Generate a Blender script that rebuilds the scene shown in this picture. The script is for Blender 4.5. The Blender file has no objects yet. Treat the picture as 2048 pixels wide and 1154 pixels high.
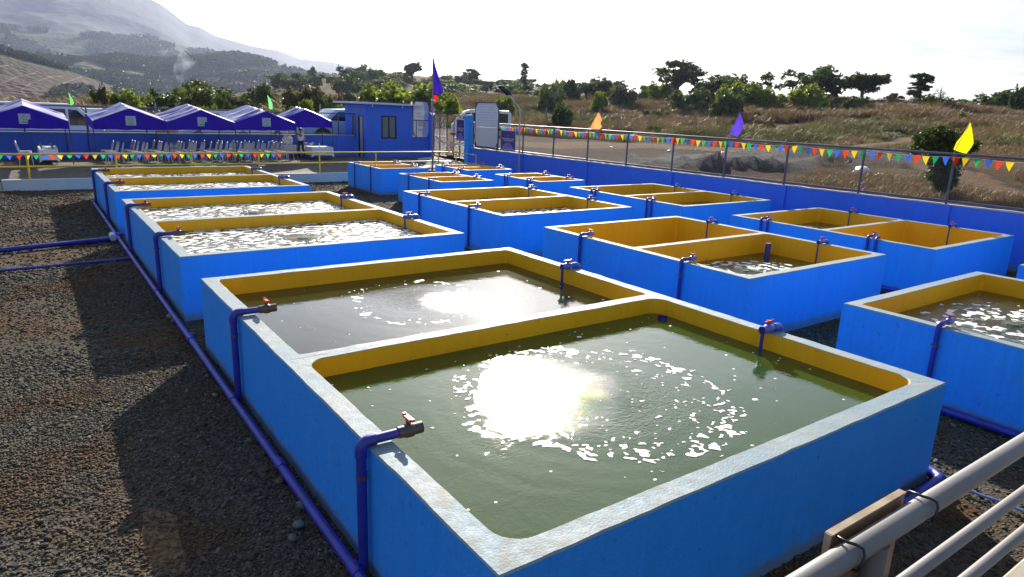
import bpy, bmesh, math, random
import numpy as np
from mathutils import Vector, Matrix

rnd = random.Random(7)
rng = np.random.default_rng(7)
sc = bpy.context.scene
COL = sc.collection
R = math.radians

# ------------------------------------------------------------------ camera
FOC = 1356.33                      # focal length in pixels of a 2048 px wide frame
CR = Vector((0.81693851, -0.57566141, 0.03500592))
CU = Vector((0.11783324, 0.22602202, 0.96696917))
CF = Vector((0.56455894, 0.78582949, -0.25247814))
CZ = 3.2919
cd = bpy.data.cameras.new('camera')
cam = bpy.data.objects.new('camera', cd)
COL.objects.link(cam)
cam.matrix_world = Matrix(((CR.x, CU.x, -CF.x, 0), (CR.y, CU.y, -CF.y, 0), (CR.z, CU.z, -CF.z, CZ), (0, 0, 0, 1)))
cd.sensor_width = 36
cd.lens = FOC * 36 / 2048
cd.clip_start = 0.05
cd.clip_end = 20000
sc.camera = cam

# ------------------------------------------------------------------ sky, sun, exposure
SUN_AZ, SUN_EL = R(35.0), R(23.3)
world = bpy.data.worlds.new('World')
sc.world = world
world.use_nodes = True
wn, wl = world.node_tree.nodes, world.node_tree.links
wn.clear()
wo = wn.new('ShaderNodeOutputWorld')
bg = wn.new('ShaderNodeBackground')
sky = wn.new('ShaderNodeTexSky')
sky.sky_type = 'NISHITA'
sky.sun_disc = False
sky.sun_elevation = SUN_EL
sky.sun_rotation = SUN_AZ
sky.air_density = 1.0
sky.dust_density = 1.6
sky.ozone_density = 1.2
tc = wn.new('ShaderNodeTexCoord')
# thin high cloud veil, laid out on a flat layer overhead
sep = wn.new('ShaderNodeSeparateXYZ'); wl.new(tc.outputs['Generated'], sep.inputs[0])
mx = wn.new('ShaderNodeMath'); mx.operation = 'MAXIMUM'; mx.inputs[1].default_value = 0.0
wl.new(sep.outputs['Z'], mx.inputs[0])
ad = wn.new('ShaderNodeMath'); ad.operation = 'ADD'; ad.inputs[1].default_value = 0.09
wl.new(mx.outputs[0], ad.inputs[0])
dv = wn.new('ShaderNodeVectorMath'); dv.operation = 'DIVIDE'
cb = wn.new('ShaderNodeCombineXYZ')
for i in range(3): wl.new(ad.outputs[0], cb.inputs[i])
wl.new(tc.outputs['Generated'], dv.inputs[0]); wl.new(cb.outputs[0], dv.inputs[1])
mp = wn.new('ShaderNodeMapping'); mp.inputs['Scale'].default_value = (0.55, 0.95, 0.0)
mp.inputs['Rotation'].default_value = (0, 0, 0.5)
wl.new(dv.outputs[0], mp.inputs[0])
nz = wn.new('ShaderNodeTexNoise'); nz.inputs['Scale'].default_value = 1.1; nz.inputs['Detail'].default_value = 9
nz.inputs['Roughness'].default_value = 0.58; nz.inputs['Distortion'].default_value = 0.6
wl.new(mp.outputs[0], nz.inputs['Vector'])
rp = wn.new('ShaderNodeMapRange'); rp.inputs[1].default_value = 0.32; rp.inputs[2].default_value = 0.68
rp.inputs[3].default_value = 0.32; rp.inputs[4].default_value = 0.68
wl.new(nz.outputs['Fac'], rp.inputs[0])
mixc = wn.new('ShaderNodeMix'); mixc.data_type = 'RGBA'
wl.new(rp.outputs[0], mixc.inputs['Factor'])
wl.new(sky.outputs[0], mixc.inputs['A'])
bw = wn.new('ShaderNodeRGBToBW'); wl.new(sky.outputs[0], bw.inputs[0])
vm = wn.new('ShaderNodeMix'); vm.data_type = 'RGBA'; vm.blend_type = 'MULTIPLY'; vm.inputs['Factor'].default_value = 1
wl.new(bw.outputs[0], vm.inputs['A']); vm.inputs['B'].default_value = (0.80, 0.80, 0.78, 1)
va = wn.new('ShaderNodeMix'); va.data_type = 'RGBA'; va.blend_type = 'ADD'; va.inputs['Factor'].default_value = 1
wl.new(vm.outputs['Result'], va.inputs['A']); va.inputs['B'].default_value = (3.7, 5.0, 7.6, 1)
wl.new(va.outputs['Result'], mixc.inputs['B'])
nz2 = wn.new('ShaderNodeTexNoise'); nz2.inputs['Scale'].default_value = 0.55; nz2.inputs['Detail'].default_value = 8; nz2.inputs['Roughness'].default_value = 0.6; nz2.inputs['Distortion'].default_value = 1.0
wl.new(mp.outputs[0], nz2.inputs['Vector'])
rp2 = wn.new('ShaderNodeMapRange'); rp2.inputs[1].default_value = 0.38; rp2.inputs[2].default_value = 0.62; rp2.inputs[3].default_value = 0.50; rp2.inputs[4].default_value = 1.06
wl.new(nz2.outputs['Fac'], rp2.inputs[0])
cm = wn.new('ShaderNodeMix'); cm.data_type = 'RGBA'; cm.blend_type = 'MULTIPLY'; cm.inputs['Factor'].default_value = 1
wl.new(mixc.outputs['Result'], cm.inputs['A']); wl.new(rp2.outputs[0], cm.inputs['B'])
wl.new(cm.outputs['Result'], bg.inputs['Color'])
bg.inputs['Strength'].default_value = 0.050
wl.new(bg.outputs[0], wo.inputs[0])

sd = bpy.data.lights.new('sun', 'SUN')
sun = bpy.data.objects.new('sun', sd)
COL.objects.link(sun)
sd.energy = 5.0
sd.angle = R(0.5)
sd.color = (1.0, 0.90, 0.76)
sdir = Vector((math.sin(SUN_AZ) * math.cos(SUN_EL), math.cos(SUN_AZ) * math.cos(SUN_EL), math.sin(SUN_EL)))
sun.rotation_euler = sdir.to_track_quat('Z', 'Y').to_euler()
sun.location = (20, 30, 40)
sc.view_settings.view_transform = 'Standard'
sc.view_settings.look = 'None'
sc.view_settings.gamma = 1
sc.view_settings.use_curve_mapping = False
sc.view_settings.exposure = 1.28
sc.cycles.volume_bounces = 1
sc.cycles.max_bounces = 8
sc.cycles.transparent_max_bounces = 16
sc.cycles.caustics_reflective = False
sc.cycles.sample_clamp_indirect = 6

# ------------------------------------------------------------------ measured positions (photo pixel -> metres)
def ray(px, py):
    return CF + CR * ((px - 1024) / FOC) - CU * ((py - 577) / FOC)
def onz(px, py, z):
    d = ray(px, py); t = (z - CZ) / d.z
    return Vector((t * d.x, t * d.y, z))
def onx(px, py, x):
    d = ray(px, py); t = x / d.x
    return Vector((x, t * d.y, CZ + t * d.z))
def ony(px, py, y):
    d = ray(px, py); t = y / d.y
    return Vector((t * d.x, y, CZ + t * d.z))
def ond(px, py, dist):
    d = ray(px, py); t = dist / math.hypot(d.x, d.y)
    return Vector((t * d.x, t * d.y, CZ + t * d.z))

# ------------------------------------------------------------------ numpy noise
_perm = rng.random((256, 256))
def vnoise(x, y):
    x = np.asarray(x, float); y = np.asarray(y, float)
    xi = np.floor(x).astype(int); yi = np.floor(y).astype(int)
    fx = x - xi; fy = y - yi
    fx = fx * fx * (3 - 2 * fx); fy = fy * fy * (3 - 2 * fy)
    a = _perm[xi & 255, yi & 255]; b = _perm[(xi + 1) & 255, yi & 255]
    c = _perm[xi & 255, (yi + 1) & 255]; d = _perm[(xi + 1) & 255, (yi + 1) & 255]
    return (a * (1 - fx) + b * fx) * (1 - fy) + (c * (1 - fx) + d * fx) * fy
def fbm(x, y, o=4):
    s = 0; a = 0.5; t = 0
    for i in range(o):
        s = s + a * vnoise(x * 2 ** i + 17.3 * i, y * 2 ** i + 5.1 * i); t += a; a *= 0.5
    return s / t

# ------------------------------------------------------------------ object helpers
def lab(o, label=None, cat=None, group=None, kind=None):
    if label: o['label'] = label
    if cat: o['category'] = cat
    if group: o['group'] = group
    if kind: o['kind'] = kind
    return o
def obj(name, me, mat=None, parent=None, loc=None, rot=None, scale=None):
    o = bpy.data.objects.new(name, me)
    COL.objects.link(o)
    if me is not None and mat is not None and len(me.materials) == 0:
        for m in (mat if isinstance(mat, (list, tuple)) else [mat]): me.materials.append(m)
    if parent: o.parent = parent
    if loc is not None: o.location = loc
    if rot is not None: o.rotation_euler = rot
    if scale is not None: o.scale = (scale, scale, scale) if isinstance(scale, (int, float)) else scale
    return o
def thing(name, label, cat, loc=(0, 0, 0), rz=0, group=None, scale=None):
    return lab(obj(name, None, None, None, loc, (0, 0, rz), scale), label, cat, group)
class MB:
    """collects shapes into one mesh"""
    def __init__(s): s.v = []; s.f = []; s.sm = []; s.mi = []
    def add(s, vs, fs, smooth=False, mi=0):
        n = len(s.v); s.v += [tuple(v) for v in vs]
        s.f += [tuple(i + n for i in f) for f in fs]
        s.sm += [smooth] * len(fs); s.mi += [mi] * len(fs)
        return s
    def box(s, x0, x1, y0, y1, z0, z1, M=None, mi=0):
        vs = [Vector(c) for c in ((x0, y0, z0), (x1, y0, z0), (x1, y1, z0), (x0, y1, z0), (x0, y0, z1), (x1, y0, z1), (x1, y1, z1), (x0, y1, z1))]
        if M: vs = [M @ v for v in vs]
        return s.add(vs, [(0, 3, 2, 1), (4, 5, 6, 7), (0, 1, 5, 4), (1, 2, 6, 5), (2, 3, 7, 6), (3, 0, 4, 7)], mi=mi)
    def cbox(s, x0, x1, y0, y1, z0, z1, c=.01, mi=0):
        """box with chamfered vertical and top edges"""
        n = len(s.v)
        def ring(z, k): return [(x0 + k, y0 + c, z), (x0 + c, y0 + k, z), (x1 - c, y0 + k, z), (x1 - k, y0 + c, z), (x1 - k, y1 - c, z), (x1 - c, y1 - k, z), (x0 + c, y1 - k, z), (x0 + k, y1 - c, z)]
        vs = ring(z0, 0) + ring(z1 - c, 0) + ring(z1, c * .8)
        fs = [tuple(range(7, -1, -1)), tuple(range(16, 24))]
        for a in (0, 8):
            for i in range(8): fs.append((a + i, a + (i + 1) % 8, a + 8 + (i + 1) % 8, a + 8 + i))
        return s.add(vs, fs, mi=mi)
    def tube(s, pts, r, n=10, caps=True, mi=0, smooth=True):
        pts = [Vector(p) for p in pts]
        rs = r if isinstance(r, (list, tuple)) else [r] * len(pts)
        vs = []; fs = []
        t0 = (pts[1] - pts[0]).normalized()
        u = t0.orthogonal().normalized()
        for i, p in enumerate(pts):
            t = (pts[min(i + 1, len(pts) - 1)] - pts[max(i - 1, 0)]).normalized()
            u = (u - t * u.dot(t)).normalized()
            w = t.cross(u)
            for k in range(n):
                a = 2 * math.pi * k / n
                vs.append(p + (u * math.cos(a) + w * math.sin(a)) * rs[i])
        for i in range(len(pts) - 1):
            for k in range(n):
                fs.append((i * n + k, i * n + (k + 1) % n, (i + 1) * n + (k + 1) % n, (i + 1) * n + k))
        s.add(vs, fs, smooth, mi)
        if caps:
            b = len(pts) * n - n
            s.add(vs[:n], [tuple(range(n - 1, -1, -1))], False, mi)
            s.add(vs[b:], [tuple(range(n))], False, mi)
        return s
    def ball(s, c, r, n=10, m=7, mi=0):
        c = Vector(c); rr = r if isinstance(r, (tuple, list)) else (r, r, r)
        vs = []; fs = []
        for j in range(m + 1):
            ph = math.pi * j / m
            for k in range(n):
                a = 2 * math.pi * k / n
                vs.append((c.x + rr[0] * math.sin(ph) * math.cos(a), c.y + rr[1] * math.sin(ph) * math.sin(a), c.z + rr[2] * math.cos(ph)))
        for j in range(m):
            for k in range(n): fs.append((j * n + k, (j + 1) * n + k, (j + 1) * n + (k + 1) % n, j * n + (k + 1) % n))
        return s.add(vs, fs, True, mi)
    def prism(s, pts, a, b, axis='y', mi=0):
        """polygon pts (2D) extruded from a to b along axis"""
        n = len(pts)
        f = {'y': lambda p, q: (p[0], q, p[1]), 'x': lambda p, q: (q, p[0], p[1]), 'z': lambda p, q: (p[0], p[1], q)}[axis]
        vs = [f(p, a) for p in pts] + [f(p, b) for p in pts]
        fs = [tuple(range(n)), tuple(range(2 * n - 1, n - 1, -1))]
        for i in range(n): fs.append((i, (i + 1) % n + 0, n + (i + 1) % n, n + i)[::-1])
        return s.add(vs, fs, mi=mi)
    def mesh(s, name='mesh'):
        me = bpy.data.meshes.new(name)
        me.from_pydata(s.v, [], s.f)
        me.polygons.foreach_set('use_smooth', s.sm)
        me.polygons.foreach_set('material_index', s.mi)
        bm = bmesh.new(); bm.from_mesh(me); bmesh.ops.recalc_face_normals(bm, faces=bm.faces); bm.to_mesh(me); bm.free()
        return me
def npmesh(name, V, F, smooth=False):
    """V (n,3), F (m,k) numpy"""
    me = bpy.data.meshes.new(name)
    F = np.asarray(F, np.int32); k = F.shape[1]
    me.vertices.add(len(V)); me.vertices.foreach_set('co', np.asarray(V, np.float32).ravel())
    me.loops.add(F.size); me.loops.foreach_set('vertex_index', F.ravel())
    me.polygons.add(len(F)); me.polygons.foreach_set('loop_start', np.arange(0, F.size, k, dtype=np.int32))
    me.polygons.foreach_set('loop_total', np.full(len(F), k, np.int32))
    me.polygons.foreach_set('use_smooth', np.full(len(F), smooth))
    me.update(); me.validate()
    return me
_cache = {}
def cached(key, fn):
    if key not in _cache: _cache[key] = fn()
    return _cache[key]
def copy_tree(o, parent=None):
    c = o.copy(); COL.objects.link(c); c.parent = parent
    for ch in list(o.children): copy_tree(ch, c)
    return c
def grid_mesh(name, X, Y, Z, smooth=True):
    """X,Y,Z arrays (ny,nx)"""
    ny, nx = Z.shape
    V = np.stack([X.ravel(), Y.ravel(), Z.ravel()], 1)
    i = np.arange(ny * nx).reshape(ny, nx)
    F = np.stack([i[:-1, :-1].ravel(), i[:-1, 1:].ravel(), i[1:, 1:].ravel(), i[1:, :-1].ravel()], 1)
    return npmesh(name, V, F, smooth)

# ------------------------------------------------------------------ materials
class NT:
    def __init__(s, name):
        s.m = bpy.data.materials.new(name); s.m.use_nodes = True
        s.n = s.m.node_tree.nodes; s.l = s.m.node_tree.links; s.n.clear()
        s.out = s.n.new('ShaderNodeOutputMaterial')
    def new(s, t, **k):
        x = s.n.new(t)
        for a, b in k.items(): setattr(x, a, b)
        return x
    def link(s, a, b): s.l.new(a, b)
    def coord(s, kind='Object', scale=(1, 1, 1), rot=(0, 0, 0)):
        if kind == 'World':
            g = s.new('ShaderNodeNewGeometry'); src = g.outputs['Position']
        else: src = s.new('ShaderNodeTexCoord').outputs[kind]
        m = s.new('ShaderNodeMapping'); m.inputs['Scale'].default_value = scale; m.inputs['Rotation'].default_value = rot
        s.link(src, m.inputs[0]); return m.outputs[0]
    def noise(s, vec, scale, detail=4, rough=.5, dist=0):
        x = s.new('ShaderNodeTexNoise'); x.inputs['Scale'].default_value = scale; x.inputs['Detail'].default_value = detail
        x.inputs['Roughness'].default_value = rough; x.inputs['Distortion'].default_value = dist
        s.link(vec, x.inputs['Vector']); return x.outputs['Fac']
    def vor(s, vec, scale, feature='F1', out='Distance'):
        x = s.new('ShaderNodeTexVoronoi', feature=feature); x.inputs['Scale'].default_value = scale
        s.link(vec, x.inputs['Vector']); return x.outputs[out]
    def rng(s, v, a, b, c=0, d=1, smooth=False):
        x = s.new('ShaderNodeMapRange')
        if smooth: x.interpolation_type = 'SMOOTHSTEP'
        for i, q in enumerate((a, b, c, d)): x.inputs[i + 1].default_value = q
        s.link(v, x.inputs[0]); return x.outputs[0]
    def math(s, op, a, b=None, clamp=False):
        x = s.new('ShaderNodeMath', operation=op, use_clamp=clamp)
        for i, q in enumerate((a, b)):
            if q is None: continue
            if isinstance(q, (int, float)): x.inputs[i].default_value = q
            else: s.link(q, x.inputs[i])
        return x.outputs[0]
    def mix(s, f, a, b, mode='MIX'):
        x = s.new('ShaderNodeMix', data_type='RGBA', blend_type=mode)
        for nm, q in (('Factor', f), ('A', a), ('B', b)):
            if isinstance(q, (int, float)): x.inputs[nm].default_value = q
            elif isinstance(q, (tuple, list)): x.inputs[nm].default_value = (*q[:3], 1)
            else: s.link(q, x.inputs[nm])
        return x.outputs['Result']
    def bump(s, h, strength=.3, dist=.01, nrm=None):
        x = s.new('ShaderNodeBump'); x.inputs['Strength'].default_value = strength; x.inputs['Distance'].default_value = dist
        s.link(h, x.inputs['Height'])
        if nrm is not None: s.link(nrm, x.inputs['Normal'])
        return x.outputs[0]
    def pbr(s, color, rough=.6, metal=0, normal=None, spec=.5, ior=None, out=True):
        b = s.new('ShaderNodeBsdfPrincipled')
        for nm, q in (('Base Color', color), ('Roughness', rough), ('Metallic', metal)):
            if isinstance(q, (int, float)): b.inputs[nm].default_value = q
            elif isinstance(q, (tuple, list)): b.inputs[nm].default_value = (*q[:3], 1)
            else: s.link(q, b.inputs[nm])
        b.inputs['Specular IOR Level'].default_value = spec
        if ior: b.inputs['IOR'].default_value = ior
        if normal is not None: s.link(normal, b.inputs['Normal'])
        if out: s.link(b.outputs[0], s.out.inputs[0])
        return b
def simple(name, col, rough=.5, metal=0, var=.12, scale=6, bump=0, spec=.5):
    t = NT(name); v = t.coord('Object')
    n = t.noise(v, scale, 4)
    c = t.mix(t.rng(n, .3, .7), tuple(x * (1 - var) for x in col), tuple(min(1, x * (1 + var)) for x in col))
    nm = t.bump(t.noise(v, scale * 12, 3), bump, .004) if bump else None
    t.pbr(c, rough, metal, nm, spec)
    return t.m

def m_paint(name, col, rough=.42, streak=.25):
    """brushed concrete paint: vertical brush strokes, blotches, scuffs, dirt near the foot"""
    t = NT(name); v = t.coord('World')
    st = t.noise(t.coord('World', (26, 26, 1.1)), 1.0, 4, .6)
    bl = t.noise(v, 1.3, 5, .55)
    c = t.mix(t.rng(st, .3, .75), tuple(x * (1 - streak) for x in col), tuple(min(1, x * 1.12) for x in col))
    c = t.mix(t.rng(bl, .35, .7, 0, .5), c, tuple(min(1, x * .78 + .02) for x in col)); c = t.mix(t.rng(t.noise(v, 3.1, 5, .7), .60, .72, 0, .22), c, (.10, .30, .62))
    sp = t.noise(v, 14, 2, .5)
    c = t.mix(t.rng(sp, .66, .74, 0, .35), c, (0.02, 0.06, 0.16))
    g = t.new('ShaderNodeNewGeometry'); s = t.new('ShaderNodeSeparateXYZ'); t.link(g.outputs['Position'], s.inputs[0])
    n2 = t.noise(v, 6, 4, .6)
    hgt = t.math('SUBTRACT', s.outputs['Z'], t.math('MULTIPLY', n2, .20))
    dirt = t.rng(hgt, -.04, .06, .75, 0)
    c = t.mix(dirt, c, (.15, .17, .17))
    h = t.math('ADD', t.math('MULTIPLY', st, .5), t.noise(v, 45, 3, .6)); h = t.math('ADD', h, t.math('MULTIPLY', t.noise(v, 5, 4, .55), 3.0))
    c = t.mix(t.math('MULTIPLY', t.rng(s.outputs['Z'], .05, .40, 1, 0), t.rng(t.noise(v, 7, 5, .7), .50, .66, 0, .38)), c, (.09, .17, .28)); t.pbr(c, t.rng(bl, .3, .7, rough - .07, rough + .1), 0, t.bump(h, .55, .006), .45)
    return t.m
BLUE = m_paint('blue_paint', (0.018, 0.30, 0.97), .55, .08)
WALLBLUE = m_paint('wall_blue_paint', (0.030, 0.15, 0.80), .5, .08)
def m_rim():
    t = NT('rim_concrete'); v = t.coord('World')
    a = t.noise(v, 2.2, 6, .6); b = t.noise(v, 9, 5, .65); f = t.noise(v, 60, 3, .6)
    c = t.mix(t.rng(a, .35, .7), (.15, .255, .325), (.235, .29, .31))
    c = t.mix(t.rng(b, .45, .66, 0, .5), c, (.27, .235, .18))
    c = t.mix(t.rng(b, .40, .28, 0, .5), c, (.16, .34, .55))
    c = t.mix(t.rng(t.noise(v, 38, 4, .75), .58, .70, 0, .4), c, (.14, .12, .09))
    cr = t.vor(t.coord('World', (1, 1, 1)), 5.0, 'DISTANCE_TO_EDGE')
    crm = t.math('MULTIPLY', t.rng(cr, .0, .010, .6, 0), t.rng(a, .5, .62))
    c = t.mix(crm, c, (.12, .11, .10))
    h = t.math('ADD', f, t.math('MULTIPLY', b, 1.6))
    t.pbr(c, t.rng(b, .3, .7, .58, .75), 0, t.bump(h, .6, .006), .32)
    return t.m
RIM = m_rim()
def m_yellow():
    t = NT('yellow_lining'); v = t.coord('World')
    a = t.noise(v, 1.6, 4, .5); st = t.noise(t.coord('World', (12, 12, 1.5)), 1, 4, .6)
    c = t.mix(t.rng(a, .3, .7), (.74, .41, .004), (.80, .46, .006))
    c = t.mix(t.rng(st, .5, .8, 0, .3), c, (.50, .27, .01))
    c = t.mix(t.rng(t.noise(v, 12, 2), .72, .78, 0, .6), c, (.08, .05, .02))
    t.pbr(c, .5, 0, t.bump(t.noise(v, 40, 3), .25, .003), .4)
    return t.m
YEL = m_yellow()
def m_water(name, amp, murk=(.115, .145, .065), fine=1.0, lo=.10, rough=.02):
    t = NT(name)
    o = t.new('ShaderNodeTexCoord').outputs['Object']
    s = t.new('ShaderNodeSeparateXYZ'); t.link(o, s.inputs[0])
    wob = t.noise(o, 2.2, 3, .5)
    r = t.math('SQRT', t.math('ADD', t.math('MULTIPLY', s.outputs['X'], s.outputs['X']), t.math('MULTIPLY', s.outputs['Y'], s.outputs['Y'])))
    rr = t.math('ADD', r, t.math('MULTIPLY', wob, .22))
    ring = t.math('MULTIPLY', t.math('SINE', t.math('MULTIPLY', rr, 62)), t.rng(r, .0, 1.0, 1.0, 0.0))
    ring2 = t.math('MULTIPLY', t.math('SINE', t.math('MULTIPLY', rr, 27)), t.rng(r, .3, 2.6, .8, 0.05))
    fal = t.rng(r, .1, 1.0, 1.0, lo)
    ch = t.math('MULTIPLY', t.noise(t.coord('Object', (1, 1, 1)), 17, 3, .55, .5), fal)
    sw = t.noise(t.coord('Object', (1, 1, 1)), 3.2, 3, .55, .8)
    ch2 = t.math('MULTIPLY', t.noise(t.coord('Object', (1, 1, 1)), 42, 2, .5, .3), t.rng(r, .05, 1.25, 1.0, lo * .4))
    h = t.math('ADD', t.math('MULTIPLY', ch2, 1.5), t.math('MULTIPLY', ring, .13)) ; h = t.math('ADD', h, t.math('MULTIPLY', ring2, .12))
    h = t.math('ADD', h, t.math('MULTIPLY', ch, 1.7 * fine))
    h = t.math('ADD', h, t.math('MULTIPLY', sw, .55))
    c = t.mix(t.rng(t.noise(o, .9, 4, .6), .3, .7), murk, tuple(x * 1.25 for x in murk))
    c = t.mix(t.rng(r, .02, .16, .5, 0), c, (.22, .26, .07))
    t.pbr(c, rough, 0, t.bump(h, 1.0, amp), .5, 1.45)
    return t.m
W_CALM = m_water('green_water', .0055, (.027, .058, .011), 1.15)
W_MILD = m_water('green_water_still', .0028, (.018, .026, .009), 1.3, .10, .055)
W_BUSY = m_water('churned_water', .014, (.024, .031, .009), 1.0, .45)
W_LOW = m_water('dark_water', .003, (.06, .06, .02))
FOAM = simple('white_foam', (.80, .82, .80), .55, 0, .08, 30, .3)
def m_gravel():
    t = NT('gravel'); v = t.coord('World')
    d = t.vor(v, 32); col = t.vor(v, 32, 'F1', 'Color')
    s = t.new('ShaderNodeSeparateColor'); t.link(col, s.inputs[0])
    d2 = t.vor(v, 13); big = t.noise(v, .55, 5, .6); mid = t.noise(v, 2.3, 4, .6)
    st = t.mix(s.outputs[0], (.034, .033, .028), (.105, .092, .068))
    st = t.mix(t.rng(s.outputs[1], .94, .97), st, (.10, .09, .07))
    soil = t.mix(t.rng(mid, .3, .7), (.11, .050, .017), (.065, .038, .020))
    m = t.math('MULTIPLY', t.rng(big, .46, .60), t.rng(mid, .38, .60, .25, 1))
    c = t.mix(m, st, soil)
    # soil shows more towards the far left strip
    h = t.math('ADD', t.math('MULTIPLY', t.rng(d, 0, .6, 1, 0), 1), t.math('MULTIPLY', t.rng(d2, 0, .5, .6, 0), .8))
    t.pbr(c, .95, 0, t.bump(h, .9, .014), .08)
    return t.m
GRAVEL = m_gravel()
def m_pebble():
    t = NT('pebble'); oi = t.new('ShaderNodeObjectInfo'); r = oi.outputs['Random']
    ra = t.new('ShaderNodeValToRGB'); ra.color_ramp.interpolation = 'CONSTANT'
    e = ra.color_ramp.elements
    cols = [(.066, .067, .058), (.100, .097, .076), (.130, .120, .088), (.052, .052, .045), (.140, .117, .078), (.165, .158, .126), (.088, .072, .050), (.112, .113, .100), (.22, .21, .18)]
    pos = [0, .16, .32, .44, .60, .72, .80, .88, .972]
    e[0].position = 0; e[0].color = (*cols[0], 1); e[1].position = pos[1]; e[1].color = (*cols[1], 1)
    for p, c in zip(pos[2:], cols[2:]):
        x = e.new(p); x.color = (*c, 1)
    t.link(r, ra.inputs[0])
    v = t.coord('Object')
    g = t.coord('World'); soilm = t.math('MULTIPLY', t.rng(t.noise(g, .55, 5, .6), .46, .60), .62)
    c = t.mix(t.rng(t.noise(v, 3, 3), .3, .7, 0, .35), ra.outputs[0], (.06, .05, .04))
    c = t.mix(soilm, c, (.105, .056, .024))
    t.pbr(c, .9, 0, t.bump(t.noise(v, 4, 3), .4, .05), .12)
    return t.m
PEBBLE = m_pebble()
PIPE = simple('blue_pvc', (.024, .028, .30), .42, 0, .25, 5)
PIPE2 = simple('light_blue_pvc', (.07, .12, .50), .30, 0, .12, 5)
PIPEW = simple('faded_pvc_fitting', (.42, .46, .60), .4, 0, .1, 9)
VGREY = simple('grey_valve_plastic', (.055, .055, .065), .4, 0, .15, 9)
VRED = simple('red_valve_handle', (.55, .035, .03), .4, 0, .1, 9)
WIRE = simple('tie_wire', (.13, .11, .10), .55, .5)
STEEL = simple('grey_steel', (.085, .09, .15), .45, .2, .15, 3)
DSTEEL = simple('dark_steel', (.06, .06, .07), .5, .3, .2, 3)
GALV = simple('galvanised_steel', (.35, .36, .38), .42, .6, .2, 4)
YRAIL = simple('yellow_rail_paint', (.85, .56, .008), .4, 0, .15, 3)
WHITE = simple('white_paint', (.74, .76, .78), .5, 0, .05, 3, .1)
CREAM = simple('cream_concrete', (.52, .47, .36), .75, 0, .12, 3, .3)
def m_white_wall():
    t = NT('white_washed_concrete'); v = t.coord('World')
    c = t.mix(t.rng(t.noise(v, .7, 5, .6), .3, .7), (.48, .52, .57), (.58, .61, .64))
    c = t.mix(t.rng(t.noise(t.coord('World', (5, 5, .6)), 1, 4, .6), .55, .8, 0, .4), c, (.42, .43, .42))
    t.pbr(c, .7, 0, t.bump(t.noise(v, 20, 3), .2, .004), .3); return t.m
WWALL = m_white_wall()
def m_conc():
    t = NT('bare_concrete'); v = t.coord('World')
    c = t.mix(t.rng(t.noise(v, 1.5, 5, .6), .3, .7), (.30, .27, .21), (.42, .38, .30))
    c = t.mix(t.rng(t.noise(v, 14, 4, .7), .6, .75, 0, .5), c, (.16, .13, .10))
    t.pbr(c, .85, 0, t.bump(t.noise(v, 30, 5, .7), .5, .006), .25); return t.m
CONC = m_conc()

def m_ground():
    t = NT('dry_ground'); v = t.coord('World')
    g = t.new('ShaderNodeNewGeometry')
    a = t.noise(v, .035, 5, .6); b = t.noise(v, .25, 5, .65); f = t.noise(v, 2.5, 5, .7)
    at = t.new('ShaderNodeAttribute', attribute_name='dirt')
    at2 = t.new('ShaderNodeAttribute', attribute_name='rubble')
    c = t.mix(t.rng(a, .35, .65), (.105, .066, .030), (.066, .058, .025))
    c = t.mix(t.rng(b, .45, .7, 0, .8), c, (.125, .082, .040))
    c = t.mix(t.rng(f, .5, .75, 0, .6), c, (.075, .06, .035))
    d = t.mix(t.rng(f, .35, .65), (.092, .054, .030), (.050, .031, .020))
    d = t.mix(t.rng(b, .42, .62, 0, .8), d, (.036, .028, .023))
    c = t.mix(t.rng(at.outputs['Fac'], 0, .45), c, d); c = t.mix(t.rng(at.outputs['Fac'], .6, .95), c, t.mix(t.rng(f, .35, .7), (.19, .125, .070), (.115, .072, .042)))
    gr = t.mix(t.rng(t.vor(v, 7), .1, .6), (.17, .17, .17), (.085, .085, .085))
    gr = t.mix(t.rng(b, .5, .62, 0, .45), gr, (.12, .09, .065))
    c = t.mix(at2.outputs['Fac'], c, gr)
    t.pbr(c, .97, 0, t.bump(t.math('ADD', t.math('MULTIPLY', f, 2), t.noise(v, 12, 4, .6)), 1.0, .10), .05); return t.m
GROUND = m_ground()
def m_terrace():
    t = NT('terrace_gravel'); v = t.coord('World')
    f = t.noise(v, 5, 5, .75); a = t.noise(v, .5, 4, .6)
    c = t.mix(t.rng(f, .35, .65), (.06, .055, .052), (.15, .135, .115))
    c = t.mix(t.rng(a, .5, .65, 0, .7), c, (.13, .10, .07))
    t.pbr(c, .85, 0, t.bump(t.vor(v, 20), .7, .02), .3); return t.m
TERR = m_terrace()

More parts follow.
